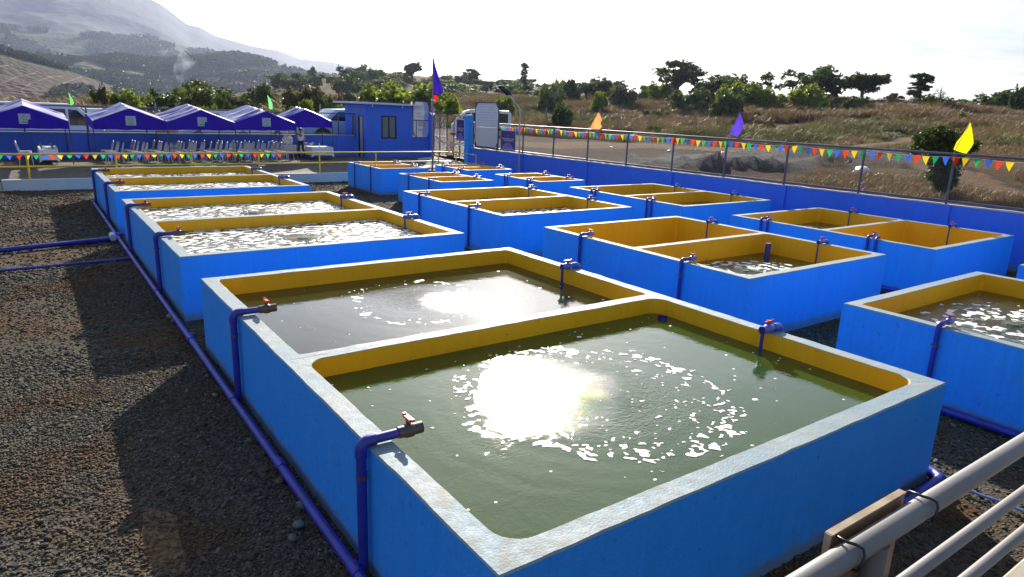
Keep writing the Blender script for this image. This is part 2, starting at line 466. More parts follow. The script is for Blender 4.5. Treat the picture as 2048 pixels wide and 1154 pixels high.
# ================================================================== SETTING
# terrain outside the compound: thin sheet through surveyed spots
def T(px, py, dist): p = ond(px, py, dist); return (p.x, p.y, p.z - (0.95 if dist > 62 else 0) - (0.5 if dist > 140 else 0))
ctrl = [T(950, 300, 40), T(905, 262, 61), T(1100, 292, 47), T(1100, 258, 84), T(1100, 218, 130), T(1100, 190, 190), T(1100, 170, 290),
        T(1400, 335, 36), T(1400, 275, 72), T(1400, 257, 88), T(1400, 232, 105), T(1400, 192, 150), T(1400, 190, 230),
        T(1700, 350, 35), T(1700, 296, 60), T(1700, 238, 98), T(1700, 202, 132), T(1700, 212, 220),
        T(1850, 395, 25.5), T(1850, 310, 46), T(1850, 262, 72), T(1850, 225, 105), T(1850, 208, 135), T(1850, 220, 220),
        T(2040, 415, 23), T(2040, 335, 36), T(2040, 285, 55), T(2040, 250, 80), T(2040, 224, 115), T(2040, 225, 200),
        T(1250, 320, 40), T(1250, 262, 82), T(1250, 215, 130), T(1250, 185, 170), T(1250, 182, 260), T(1550, 250, 100), T(1550, 198, 140),
        T(0, 222, 60), T(0, 212, 100), T(0, 216, 220), T(200, 226, 60), T(200, 207, 95), T(200, 205, 140), T(200, 214, 240),
        T(450, 228, 70), T(450, 205, 110), T(450, 194, 160), T(450, 200, 260), T(700, 225, 75), T(700, 205, 120), T(700, 188, 180), T(700, 172, 270),
        T(700, 148, 420), T(620, 150, 470), T(560, 165, 420), T(520, 178, 340), T(900, 230, 85), T(900, 200, 140), T(900, 186, 210), T(900, 166, 300), T(900, 160, 380),
        T(780, 140, 430), T(780, 170, 600), T(900, 190, 600), T(1100, 205, 600), T(1400, 220, 500), T(1700, 232, 500), T(2040, 245, 500), T(450, 208, 420), T(560, 190, 600), T(200, 222, 500), T(0, 214, 500),
        (19.6, 5, .62), (19.6, 12, .62), (19.6, 20, .6), (19.6, 28, .62), (19.6, 36, .7), (24, 5, .7), (26, 20, .62), (25, 30, .65), (0, 38, .6), (-15, 38, .6), (10, 38, .6), (10, 42, .65), (0, 44, .7), (-40, 30, .3), (-60, -40, 0), (60, -40, 1.5), (200, -20, 6), (400, 50, 5), (100, 20, 3.5), (-100, 100, 0), (-100, 300, 0)]
_c = np.array(ctrl)
_n = len(_c)
_D = np.hypot(_c[:, 0][:, None] - _c[:, 0], _c[:, 1][:, None] - _c[:, 1])
_A = np.zeros((_n + 3, _n + 3)); _A[:_n, :_n] = -_D; _A[:_n, _n] = 1; _A[:_n, _n + 1:] = _c[:, :2]; _A[_n, :_n] = 1; _A[_n + 1:, :_n] = _c[:, :2].T
_A[:_n, :_n] += np.eye(_n) * -.6
_w = np.linalg.solve(_A, np.r_[_c[:, 2], 0, 0, 0])
def height(x, y):
    x = np.asarray(x, float); y = np.asarray(y, float)
    s = _w[_n] + _w[_n + 1] * x + _w[_n + 2] * y
    for i in range(_n): s = s - _w[i] * np.hypot(x - _c[i, 0], y - _c[i, 1])
    d = np.hypot(x, y)
    s = s + (fbm(x / 9, y / 9, 4) - .5) * np.clip((d - 25) / 60, 0, 1) * 1.6 + (fbm(x / 1.7 + 50, y / 1.7, 3) - .5) * .10
    return s
# dirt tracks across the slope, laid where the sight lines meet the ground
def hit(px, py, d0=24, d1=260):
    dd = np.linspace(d0, d1, 900); P_ = [ond(px, py, float(q)) for q in (d0, d1)]
    t = (dd - d0) / (d1 - d0); X_ = P_[0].x + (P_[1].x - P_[0].x) * t; Y_ = P_[0].y + (P_[1].y - P_[0].y) * t; Z_ = P_[0].z + (P_[1].z - P_[0].z) * t
    k = np.argmax(height(X_, Y_) > Z_)
    return Vector((X_[k], Y_[k], Z_[k]))
rd = [hit(*q) for q in ((1100, 290), (1350, 292), (1550, 300), (1720, 297), (1800, 288), (1880, 274), (1960, 262), (2060, 268))]
rd2 = [hit(*q) for q in ((1380, 262), (1550, 252), (1650, 243), (1760, 238))]
rd4 = [hit(*q) for q in ((1900, 228), (1960, 240), (2050, 245))]
rd3 = [onz(2060, 420, .7), onz(1960, 398, .7), onz(1880, 372, .7), onz(1800, 345, .8), ond(1740, 318, 47)]
def segdist(x, y, pts):
    best = np.full(np.shape(x), 1e9)
    for a, b in zip(pts[:-1], pts[1:]):
        dx, dy = b[0] - a[0], b[1] - a[1]; L = dx * dx + dy * dy + 1e-9
        t = np.clip(((x - a[0]) * dx + (y - a[1]) * dy) / L, 0, 1)
        best = np.minimum(best, np.hypot(x - a[0] - t * dx, y - a[1] - t * dy))
    return best
def inside(x, y): return (x < 19.32) & (y < 36.34)
rub_c = [(onz(1690, 345, .75), 4, 4), (onz(1420, 335, .7), 6, 3.5), (onz(1540, 340, .7), 6, 4)]
def rubble_mask(x, y):
    m = np.zeros(np.shape(x))
    for c, rx, ry in rub_c:
        q = np.hypot((x - c.x) / rx, (y - c.y) / ry) + (fbm(x / 2.5, y / 2.5) - .5) * 1.1
        m = np.maximum(m, np.clip((1 - q) * 4, 0, 1))
    return m
def dirt_mask(x, y):
    w = (fbm(x / 4 + 9, y / 4, 4) - .5) * 4
    m = np.clip((4.2 - segdist(x, y, rd) + w) / 1.0, 0, 1)
    m = np.maximum(m, np.clip((2.6 - segdist(x, y, rd2) + w * .3) / .6, 0, 1))
    m = np.maximum(m, np.clip((1.1 - segdist(x, y, rd3) + w * .25) / .4, 0, 1))
    m = np.maximum(m, np.clip((2.4 - segdist(x, y, rd4) + w * .3) / .6, 0, 1))
    # bare lot between the fence and the grass bank
    d = np.hypot(x, y); az = np.degrees(np.arctan2(x, y))
    lot = .5 * np.clip((70 - d + w * 3.5) / 6, 0, 1) * np.clip((60 - az + w * 1.5) / 4, 0, 1) * (az > 20)
    m = np.maximum(m, lot)
    return np.clip(m, 0, 1)
def axis(parts):
    out = []
    for a, b, n in parts: out += list(np.linspace(a, b, n, endpoint=False))
    return np.array(out + [parts[-1][1]])
xs = axis([(-160, -20, 40), (-20, 19.25, 28), (19.25, 19.40, 1), (19.40, 70, 90), (70, 150, 90), (150, 350, 90), (350, 760, 50)])
ys = axis([(-60, -2, 20), (-2, 36.28, 60), (36.28, 36.42, 1), (36.42, 70, 50), (70, 150, 90), (150, 320, 90), (320, 800, 60)])
GX, GY = np.meshgrid(xs, ys)
GZ = height(GX, GY)
rm = rubble_mask(GX, GY)
GZ = GZ + rm * (.25 + np.clip(fbm(GX / 1.3, GY / 1.3, 4) - .52, 0, 1) * 2.0)
ruts = np.abs(np.sin(segdist(GX, GY, rd3) * 4.2)) * (segdist(GX, GY, rd3) < 1.3) * -.10
GZ = GZ + ruts
GZ[inside(GX, GY)] = -.5
me = grid_mesh('terrain', GX, GY, GZ)
for nm, arr in (('dirt', dirt_mask(GX, GY)), ('rubble', rm)):
    a = me.attributes.new(nm, 'FLOAT', 'POINT'); a.data.foreach_set('value', arr.ravel().astype(np.float32))
terrain = lab(obj('terrain', me, GROUND), 'dry grassy slope with dirt tracks and a gravel heap beyond the blue wall', kind='structure')

# lower yard and raised terrace
X, Y = np.meshgrid(np.arange(-14, 19.35, .3), np.arange(-6, 29.5, .3))
X[:, -1] = 19.33; Y[-1, :] = 29.45
Z = (fbm(X / 1.6, Y / 1.6, 3) - .5) * .05 - .01
lab(obj('gravel_yard', grid_mesh('gravel_yard', X, Y, Z), GRAVEL), 'grey gravel and brown soil floor of the tank yard', kind='structure')
def terr_z(x, y):
    t = np.clip((np.asarray(y, float) - 29.6) / 3.2, 0, 1)
    return .37 + .23 * t * t * (3 - 2 * t)
X, Y = np.meshgrid(np.linspace(-14, 19.33, 90), np.linspace(29.45, 36.36, 26))
lab(obj('terrace', grid_mesh('terrace', X, Y, terr_z(X, Y) + (fbm(X, Y) - .5) * .03), TERR), 'raised dark gravel terrace under the tents', kind='structure')
# concrete ramp at the gate
mb = MB(); q = [(16.0, 30.3), (19.2, 29.9), (19.2, 34.8), (17.5, 33.6)]
mb.add([(x, y, float(terr_z(x, y)) + .05) for x, y in q] + [(x, y, .2) for x, y in q], [(0, 1, 2, 3), (0, 4, 5, 1), (1, 5, 6, 2), (2, 6, 7, 3), (3, 7, 4, 0)])
lab(obj('concrete_path', mb.mesh(), simple('pale_concrete', (.46, .44, .38), .8, 0, .1, 1, .2)), 'pale concrete apron inside the open gate', kind='structure')

# ------------------------------------------------------------------ pebbles
def rock_mesh(seed, sx=1, sy=.8, sz=.45):
    bm = bmesh.new(); bmesh.ops.create_icosphere(bm, subdivisions=1, radius=1)
    r = random.Random(seed)
    for v in bm.verts:
        k = 1 + r.uniform(-.16, .16); v.co = Vector((v.co.x * sx * k, v.co.y * sy * k, v.co.z * sz * k))
    for f in bm.faces: f.smooth = True
    m = bpy.data.meshes.new('pebble_shape'); bm.to_mesh(m); bm.free(); return m
def scatter(name, pts, scales, rots, meshes, mat, label):
    """one stuff object: instances of a few shapes on a point set (geometry nodes)"""
    me = bpy.data.meshes.new(name)
    me.vertices.add(len(pts)); me.vertices.foreach_set('co', np.asarray(pts, np.float32).ravel())
    a = me.attributes.new('sc', 'FLOAT_VECTOR', 'POINT'); a.data.foreach_set('vector', np.asarray(scales, np.float32).ravel())
    a = me.attributes.new('rt', 'FLOAT_VECTOR', 'POINT'); a.data.foreach_set('vector', np.asarray(rots, np.float32).ravel())
    a = me.attributes.new('idx', 'INT', 'POINT'); a.data.foreach_set('value', rng.integers(0, len(meshes), len(pts)).astype(np.int32))
    c = bpy.data.collections.new(name + '_shapes')
    for i, m in enumerate(meshes):
        if len(m.materials) == 0: m.materials.append(mat)
        o = bpy.data.objects.new('shape_%02d' % i, m); c.objects.link(o)
    ng = bpy.data.node_groups.new(name, 'GeometryNodeTree')
    ng.interface.new_socket('Geometry', in_out='INPUT', socket_type='NodeSocketGeometry')
    ng.interface.new_socket('Geometry', in_out='OUTPUT', socket_type='NodeSocketGeometry')
    gi = ng.nodes.new('NodeGroupInput'); go = ng.nodes.new('NodeGroupOutput')
    ci = ng.nodes.new('GeometryNodeCollectionInfo'); ci.inputs['Collection'].default_value = c
    ci.inputs['Separate Children'].default_value = True; ci.inputs['Reset Children'].default_value = True
    ip = ng.nodes.new('GeometryNodeInstanceOnPoints'); ip.inputs['Pick Instance'].default_value = True
    def at(n, t):
        x = ng.nodes.new('GeometryNodeInputNamedAttribute'); x.data_type = t; x.inputs['Name'].default_value = n; return x.outputs['Attribute']
    L = ng.links
    L.new(gi.outputs[0], ip.inputs['Points']); L.new(ci.outputs[0], ip.inputs['Instance'])
    L.new(at('idx', 'INT'), ip.inputs['Instance Index'])
    e2r = ng.nodes.new('FunctionNodeEulerToRotation'); L.new(at('rt', 'FLOAT_VECTOR'), e2r.inputs[0])
    L.new(e2r.outputs[0], ip.inputs['Rotation']); L.new(at('sc', 'FLOAT_VECTOR'), ip.inputs['Scale'])
    L.new(ip.outputs[0], go.inputs[0])
    o = lab(obj(name, me), label, kind='stuff')
    md = o.modifiers.new('scatter', 'NODES'); md.node_group = ng
    return o
TANKS = {  # x0, x1, y0, y1 (outer), wall thickness, water level rear bay, front bay
    'A': (1.72, 6.74, 2.42, 9.50, .18, .77, .80),
    'B': (1.725, 6.735, 11.0, 18.13, .18, .79, .78),
    'C': (1.74, 6.725, 19.64, 26.48, .17, .80, .80),
    'D': (8.62, 12.68, 5.94, 10.96, .16, .30, .60),
    'E': (8.67, 12.77, 12.53, 17.57, .16, .70, .70),
    'F': (8.60, 12.69, -.60, 4.47, .16, .73, .73),
    'G': (11.04, 13.10, 24.28, 27.50, .11, .35, .35),
    'H': (14.14, 17.94, 5.73, 10.49, .15, .62, .10),
    'I': (14.24, 18.10, 12.07, 16.88, .15, .68, .68),
    'J': (14.14, 16.30, 22.97, 25.57, .11, .35, .35),
    'K': (10.92, 13.00, 19.37, 22.48, .11, .35, .35),
    'L': (14.32, 16.34, 18.50, 21.34, .11, .35, .35),
    'M': (14.05, 17.85, -.70, 4.33, .15, .62, .62)}
def on_tank(x, y, e=0):
    m = np.zeros(np.shape(x), bool)
    for t in TANKS.values(): m |= (x > t[0] - e) & (x < t[1] + e) & (y > t[2] - e) & (y < t[3] + e)
    return m
P = []; S = []
def sprinkle(x0, x1, y0, y1, dens, s0, s1):
    n = int((x1 - x0) * (y1 - y0) * dens)
    x = rng.uniform(x0, x1, n); y = rng.uniform(y0, y1, n)
    k = ~on_tank(x, y)
    keep = rng.random(n) < np.where(fbm(x * .55 + 31, y * .55, 4) > .56, .35, 1.0)
    k &= keep
    x, y = x[k], y[k]; s = rng.uniform(s0, s1, len(x)) * np.where(rng.random(len(x)) < .02, 1.9, 1)
    z = (fbm(x / 1.6, y / 1.6, 3) - .5) * .05 - .01
    P.append(np.stack([x, y, z + s * rng.uniform(.05, .5, len(x))], 1)); S.append(s)
sprinkle(-3.2, 1.72, 4.2, 9, 2800, .008, .019)
sprinkle(-4.5, 1.74, 9, 15, 1000, .011, .024)
sprinkle(-5, 1.74, 15, 29.3, 260, .018, .036)
sprinkle(3.5, 14.2, .8, 5.9, 700, .010, .024)
sprinkle(5.5, 8.7, 5.5, 12, 350, .012, .026)
sprinkle(6.7, 14.2, 12, 29.3, 160, .018, .036)
sprinkle(12.6, 19.1, 0, 12, 200, .014, .03)
sprinkle(1.7, 8.7, 9.5, 11, 500, .012, .026)
P = np.concatenate(P); S = np.concatenate(S)
rot = np.stack([rng.uniform(-.5, .5, len(P)), rng.uniform(-.5, .5, len(P)), rng.uniform(0, 6.28, len(P))], 1)
scatter('gravel_pebbles', P, np.stack([S, S, S], 1), rot, [rock_mesh(i, 1.3, rnd.uniform(.65, .95), rnd.uniform(.32, .5)) for i in range(8)], PEBBLE, 'loose grey and brown pebbles covering the yard')
# larger cobbles by the ground pipe
rocks = [(607, 1008, .075), (598, 1048, .06), (560, 962, .05), (690, 1115, .055), (343, 632, .10), (352, 640, .08), (380, 668, .07), (430, 790, .05), (395, 700, .05), (415, 752, .045), (585, 1075, .05), (500, 880, .045)]
for i, (px, py, s) in enumerate(rocks):
    p = onz(px, py, s * .4); g = ['flat grey river cobble', 'pale rounded stone', 'brown cobble'][i % 3]
    where = ['beside the foot of the front riser pipe', 'just left of the long ground pipe', 'lying low in the shaded gravel', 'near the bottom end of the ground pipe', 'by the corner of the second tank', 'below the corner stone of the second tank', 'against the pipe between the two near tanks', 'in the shade left of the nearest tank',
             'just below the gap between the tanks', 'along the pipe midway down the nearest tank', 'near the two big cobbles at the pipe', 'by the middle of the long ground pipe'][i]
    lab(obj('river_stone', rock_mesh(100 + i, 1, .8, .5), simple('stone_%d' % (i % 3), [(.07, .08, .08), (.11, .115, .11), (.075, .065, .05)][i % 3], .7, 0, .2, 10, .2) if i < 3 else bpy.data.materials['stone_%d' % (i % 3)], None, p, (0, 0, rnd.uniform(0, 6)), s), g + ' ' + where, 'stone', 'loose stones by the ground pipe')
# half buried mortar slab
mb = MB(); q = [(.37 + .15 * (1 - math.cos(a)) + .035 * math.sin(3.3 * a), 5.25 + .48 * math.sin(a) + .05 * math.sin(5 * a)) for a in [2 * math.pi * i / 26 for i in range(26)]]
n = len(q)
gz_ = lambda x, y: float(fbm(np.array(x / 1.6), np.array(y / 1.6), 3) - .5) * .05 - .01
mb.add([(x, y, gz_(x, y) + .006 + rnd.uniform(-.003, .003)) for x, y in q] + [(x + rnd.uniform(-.01, .01), y, -.03) for x, y in q], [tuple(range(n))] + [(i, n + i, n + (i + 1) % n, (i + 1) % n) for i in range(n)])
lab(obj('mortar_slab', mb.mesh(), simple('sandy_mortar', (.14, .088, .046), .95, 0, .55, 22, .9, .1)), 'flat sandy mortar patch half buried in gravel at lower left', 'slab')

# ================================================================== TANKS
def jit(x, y, k=.004):
    return float((vnoise(x * 5.3 + 40, y * 5.3 + 11) - .5) * 2 * k + (vnoise(x * 17, y * 17) - .5) * k)
def loop_rect(x0, x1, y0, y1, r, step):
    """ccw points, with the corner each belongs to"""
    pts = []
    cs = [(x1 - r, y0 + r, -90), (x1 - r, y1 - r, 0), (x0 + r, y1 - r, 90), (x0 + r, y0 + r, 180)]
    for ci, (cx, cy, a0) in enumerate(cs):
        for k in range(7):
            a = R(a0 + 15 * k); pts.append((cx + r * math.cos(a), cy + r * math.sin(a), ci, 'c'))
        nx = cs[(ci + 1) % 4]; a1 = R(nx[2])
        sx, sy = pts[-1][0], pts[-1][1]; ex, ey = nx[0] + r * math.cos(a1), nx[1] + r * math.sin(a1)
        m = max(1, int(math.hypot(ex - sx, ey - sy) / step))
        for k in range(1, m): pts.append((sx + (ex - sx) * k / m, sy + (ey - sy) * k / m, ci, 's'))
    return pts
TLAB = {}
def build_tank(key, label, radii=(.05, .05), waters=(W_BUSY, W_BUSY), centres=None, step=.16):
    x0, x1, y0, y1, t, wr, wf = TANKS[key]
    root = thing('fish_tank', label, 'tank', (x0, y0, 0), 0, 'blue concrete fish tanks in the yard')
    ox, oy = x0, y0
    W, D = x1 - x0, y1 - y0
    ym = D / 2
    # outer wall
    mb = MB(); n0 = []
    per = []
    for (ax, ay, bx, by) in ((0, 0, W, 0), (W, 0, W, D), (W, D, 0, D), (0, D, 0, 0)):
        m = max(2, int(math.hypot(bx - ax, by - ay) / step))
        for k in range(m): per.append((ax + (bx - ax) * k / m, ay + (by - ay) * k / m))
    def edge(p, off=0):
        x, y = p; e = jit(x + ox, y + oy)
        nx = -1 if x <= 0 else (1 if x >= W else 0); ny = -1 if y <= 0 else (1 if y >= D else 0)
        return (x + nx * (e + off), y + ny * (e + off))
    n = len(per); top = 1 - .012
    vs = [(*edge(p), -.1) for p in per] + [(*edge(p), .5) for p in per] + [(*edge(p), top) for p in per]
    fs = []
    for a in (0, n):
        for i in range(n): fs.append((a + i, a + (i + 1) % n, a + n + (i + 1) % n, a + n + i))
    mb.add(vs, fs); obj('outer_wall', mb.mesh(), BLUE, root)
    # rim
    mb = MB()
    cells = [(0, W, ym, D, (t, W - t, ym + t / 2, D - t), radii[0]), (0, W, 0, ym, (t, W - t, t, ym - t / 2), radii[1])]
    zt = lambda x, y: 1 + jit(x + ox + 7, y + oy, .003)
    for cx0, cx1, cy0, cy1, (ix0, ix1, iy0, iy1), r in cells:
        L = loop_rect(ix0, ix1, iy0, iy1, r, step)
        corner = [(cx1, cy0), (cx1, cy1), (cx0, cy1), (cx0, cy0)]
        inn = []; out = []
        for (x, y, ci, kd) in L:
            # outer counterpart: push to the cell edge
            if kd == 's':
                q = {0: (cx1, y), 1: (x, cy1), 2: (cx0, y), 3: (x, cy0)}[ci]
            else: q = corner[ci]
            # arc ends align with the straight edges
            out.append(q); inn.append((x + jit(x + ox, y + oy, .003), y + jit(x + ox + 3, y + oy, .003)))
        m = len(L); bo = .010
        def oz(q):
            x, y = q; on_out = (x <= 0 or x >= W or y <= 0 or y >= D)
            if not on_out: return (x, y, zt(x, y))
            xx, yy = edge(q, -bo); return (xx, yy, zt(x, y))
        base = len(mb.v)
        vi = [(*p, zt(*p) - .006) for p in inn]
        vin = [(p[0] + (0), p[1], zt(*p)) for p in inn]
        # shrink towards the wall by 6 mm for the rounded inner arris
        cxm, cym = (ix0 + ix1) / 2, (iy0 + iy1) / 2
        vin = [(p[0] + .006 * (1 if p[0] > cxm else -1), p[1] + .006 * (1 if p[1] > cym else -1), z) for p, (_, _, z) in zip(inn, vin)]
        vo = [oz(q) for q in out]
        mb.add(vi + vin + vo, [(i, (i + 1) % m, m + (i + 1) % m, m + i) for i in range(m)] + [(m + i, m + (i + 1) % m, 2 * m + (i + 1) % m, 2 * m + i) for i in range(m)])
        # lining of this bay
        lm = MB(); zf = .06
        lv = [(*p, zt(*p) - .006) for p in inn] + [(*p, .5) for p in inn] + [(*p, zf) for p in inn]
        lf = [(i, i + m, (i + 1) % m + m, (i + 1) % m) for i in range(m)] + [(m + i, 2 * m + i, 2 * m + (i + 1) % m, m + (i + 1) % m) for i in range(m)]
        lm.add(lv, lf, True); lm.add(lv[2 * m:], [tuple(range(m))])
        me_ = lm.mesh(); 
        ln = obj('bay_lining', me_, YEL, root)
    # outer arris strip
    a = [(*edge(p), top) for p in per]; b = [(*edge(p, -bo), zt(*p)) for p in per]
    mb.add(a + b, [(i, (i + 1) % n, n + (i + 1) % n, n + i) for i in range(n)])
    me_ = mb.mesh(); bm = bmesh.new(); bm.from_mesh(me_); bmesh.ops.remove_doubles(bm, verts=bm.verts, dist=.0004)
    bmesh.ops.recalc_face_normals(bm, faces=bm.faces)
    if sum(f.normal.z * f.calc_area() for f in bm.faces) < 0: bmesh.ops.reverse_faces(bm, faces=bm.faces)
    bm.to_mesh(me_); bm.free()
    obj('rim', me_, RIM, root)
    # water
    ws = []
    for bi, (cell, wz, wm) in enumerate(zip(cells, (wr, wf), waters)):
        ix0, ix1, iy0, iy1 = cell[4]; r = cell[5]
        c = (centres[bi][0] - ox, centres[bi][1] - oy) if centres and centres[bi] else ((ix0 + ix1) / 2, (iy0 + iy1) / 2)
        xs_ = np.linspace(ix0 - .01, ix1 + .01, 40) - c[0]; ys_ = np.linspace(iy0 - .01, iy1 + .01, 40) - c[1]
        XX, YY = np.meshgrid(xs_, ys_); rr = np.hypot(XX, YY)
        ZZ = .006 * np.exp(-(rr / .25) ** 2) * 3 + .002 * np.sin(rr * 9) * np.exp(-rr)
        w = obj('water', grid_mesh('water', XX, YY, ZZ), wm, root, (c[0], c[1], wz))
        if wm in (W_BUSY,):
            h = MB(); h.ball((0, 0, -.01), (.16, .16, .055), 16, 8)
            obj('upwelling', h.mesh(), wm, w)
        ws.append((w, (ix0 - c[0], ix1 - c[0], iy0 - c[1], iy1 - c[1])))
    TLAB[key] = root
    return root, ws
def foam_mesh(mask, box, res, name='foam'):
    """marching squares over mask>0; returns flat foam geometry"""
    x0, x1, y0, y1 = box
    nx = int((x1 - x0) / res); ny = int((y1 - y0) / res)
    xa = np.linspace(x0, x1, nx + 1); ya = np.linspace(y0, y1, ny + 1)
    XX, YY = np.meshgrid(xa, ya); M = mask(XX, YY)
    M[0, :] = M[-1, :] = -1; M[:, 0] = M[:, -1] = -1
    pos = M > 0
    V = []; F = []; idx = {}
    def vert(k, x, y, z):
        if k not in idx: idx[k] = len(V); V.append((x, y, z))
        return idx[k]
    cellany = pos[:-1, :-1] | pos[1:, :-1] | pos[:-1, 1:] | pos[1:, 1:]
    for j, i in np.argwhere(cellany):
        cs = ((j, i), (j, i + 1), (j + 1, i + 1), (j + 1, i)); poly = []
        for k in range(4):
            a = cs[k]; b = cs[(k + 1) % 4]; pa = pos[a]; pb = pos[b]
            if pa: poly.append(vert(('v', a[0], a[1]), XX[a], YY[a], .0045 if M[a] > .02 else .0035))
            if pa != pb:
                ma, mb_ = M[a], M[b]; t = ma / (ma - mb_)
                kk = ('e',) + tuple(sorted((a, b)))
                poly.append(vert(kk, XX[a] + (XX[b] - XX[a]) * t, YY[a] + (YY[b] - YY[a]) * t, .002))
        if len(poly) >= 3: F.append(poly)
    me = bpy.data.meshes.new(name); me.from_pydata(V, [], F)
    me.polygons.foreach_set('use_smooth', [True] * len(F)); return me
def foam(w, box, kind, res, seed=0):
    def ring(R0, wid, dens, speck, outer=0.0):
        def f(x, y):
            r = np.hypot(x, y * 1.0); th = np.arctan2(y, x)
            Rr = R0 + .16 * (vnoise(np.cos(th) * 2 + seed + 9, np.sin(th) * 2 + 9) - .5) * 2
            w_ = np.exp(-((r - Rr) / wid) ** 2); ins = 1 / (1 + np.exp((r - Rr) / .05))
            n1 = vnoise(x * 19 + seed + fbm(x * 9, y * 9) * 3, y * 19); n2 = vnoise(x * 37 + 5 + seed, y * 37); n3 = vnoise(x * 4 + 3 * seed, y * 4)
            v = n1 * .62 + n2 * .38
            th_ = 1.02 - dens * .66 * w_ * (.5 + n3) - speck * ins * (.35 + .8 * np.clip(r / Rr, 0, 1)) - outer
            return v - th_
        return f
    if kind == 'boil_glitter':  # aeration foam whose white patches also stand in for sun glitter
        def f(x, y):
            r = np.hypot(x, y); return fbm(x * 11 + seed, y * 13, 5) + .10 * np.sin(r * 26) - (.50 + .13 * (r / .9) ** 2)
    elif kind == 'ring': f = ring(1.22, .17, .36, .30)
    elif kind == 'ring2': f = ring(1.05, .12, .38, .22)
    else:
        cov = {'heavy': .47, 'mid': .53, 'light': .60}[kind]
        def f(x, y):
            q = vnoise(x * 3 + seed, y * 3) * .8
            v = fbm(x * 12 + q * 3 + seed * 3, y * 17 + q + seed, 5)
            r = np.hypot(x, y)
            return v - cov - .05 * np.exp(-(r / .5) ** 2) - .035 * (vnoise(x * 1.1 + seed, y * 1.1) - .3)
    base_f = f; gg = np.random.default_rng(seed + 99); nd = 110 if kind.startswith('ring') else 0
    dots = np.stack([gg.uniform(box[0] + .1, box[1] - .1, nd), gg.uniform(box[2] + .1, box[3] - .1, nd), gg.uniform(.005, .015, nd) * (1 + (gg.random(nd) < .08))], 1)
    def f(x, y):
        v = base_f(x, y)
        for dx, dy, dr in dots:
            m_ = (np.abs(x - dx) < .08) & (np.abs(y - dy) < .08)
            if m_.any(): v[m_] = np.maximum(v[m_], (1 - np.hypot((x[m_] - dx) * .8, (y[m_] - dy)) / dr) * .3)
        return v
    me = foam_mesh(f, (box[0] + .02, box[1] - .02, box[2] + .02, box[3] - .02), res)
    o = obj('foam', me, FOAM, w); o['kind'] = 'stuff'

r, ws = build_tank('A', 'nearest and largest double tank with calm green water and a white foam ring', (.06, .19), (W_MILD, W_CALM), ((4.22, 7.90), (4.02, 4.23)), .12)
foam(ws[0][0], ws[0][1], 'ring2', .028, 3); foam(ws[1][0], ws[1][1], 'ring', .015, 1)
r, ws = build_tank('B', 'second tank of the left column with white foam streaks across both bays')
foam(ws[0][0], ws[0][1], 'mid', .034, 5); foam(ws[1][0], ws[1][1], 'mid', .030, 7)
r, ws = build_tank('C', 'farthest tank of the left column just in front of the yellow railing')
foam(ws[0][0], ws[0][1], 'light', .045, 9); foam(ws[1][0], ws[1][1], 'mid', .045, 11)
r, ws = build_tank('D', 'middle tank with nearly drained rear bay and a blue standpipe in its front bay', waters=(W_LOW, W_BUSY), centres=(None, (10.6, 7.4)))
foam(ws[1][0], ws[1][1], 'boil_glitter', .030, 21)
r, ws = build_tank('E', 'middle column tank behind the drained one, glittering water in both bays')
foam(ws[0][0], ws[0][1], 'mid', .05, 13); foam(ws[1][0], ws[1][1], 'mid', .05, 15)
r, ws = build_tank('F', 'tank cut off by the right edge of the photo with yellow green water welling up', centres=((10.69, 3.2), None))
foam(ws[0][0], ws[0][1], 'boil_glitter', .030, 23)
build_tank('G', 'small empty double tank farthest back in the middle column beside the white kerb', waters=(W_LOW, W_LOW))
r, ws = build_tank('H', 'right column tank whose front bay is dry and glows orange in the sun', waters=(W_BUSY, W_LOW))
foam(ws[0][0], ws[0][1], 'boil_glitter', .040, 25)
r, ws = build_tank('I', 'right column tank with a bubbling pool in each bay, close to the blue wall')
foam(ws[0][0], ws[0][1], 'boil_glitter', .045, 27); foam(ws[1][0], ws[1][1], 'boil_glitter', .045, 29)
build_tank('J', 'small empty double tank farthest back in the right column by the gate', waters=(W_LOW, W_LOW))
build_tank('K', 'small empty double tank in the middle column, nearer of its two', waters=(W_LOW, W_LOW))
build_tank('L', 'small empty double tank in the right column, nearer of its two', waters=(W_LOW, W_LOW))
build_tank('M', 'tank at the far right edge of which only one corner shows')
# standpipe in the front bay of tank D
mb = MB(); mb.tube([(0, 0, .1), (0, 0, .90)], .055, 14, False); mb.tube([(0, 0, .1), (0, 0, .90)], .047, 14, False); mb.tube([(0, 0, .895), (0, 0, .903)], .057, 14)
lab(obj('standpipe', mb.mesh(), PIPE, None, (12.06, 7.98, 0)), 'blue upright overflow pipe standing in the corner of the half filled bay', 'pipe')
mb = MB(); mb.tube([(0, 0, .2), (0, 0, .84)], .062, 16, False); mb.tube([(0, 0, .2), (0, 0, .84)], .052, 16, False)
lab(obj('overflow_pipe', mb.mesh(), PIPE, None, onz(1325, 638, .80).xy.to_3d() + Vector((0, 0, -.01))), 'short blue overflow pipe end just above water in the corner of the nearest bay', 'pipe')

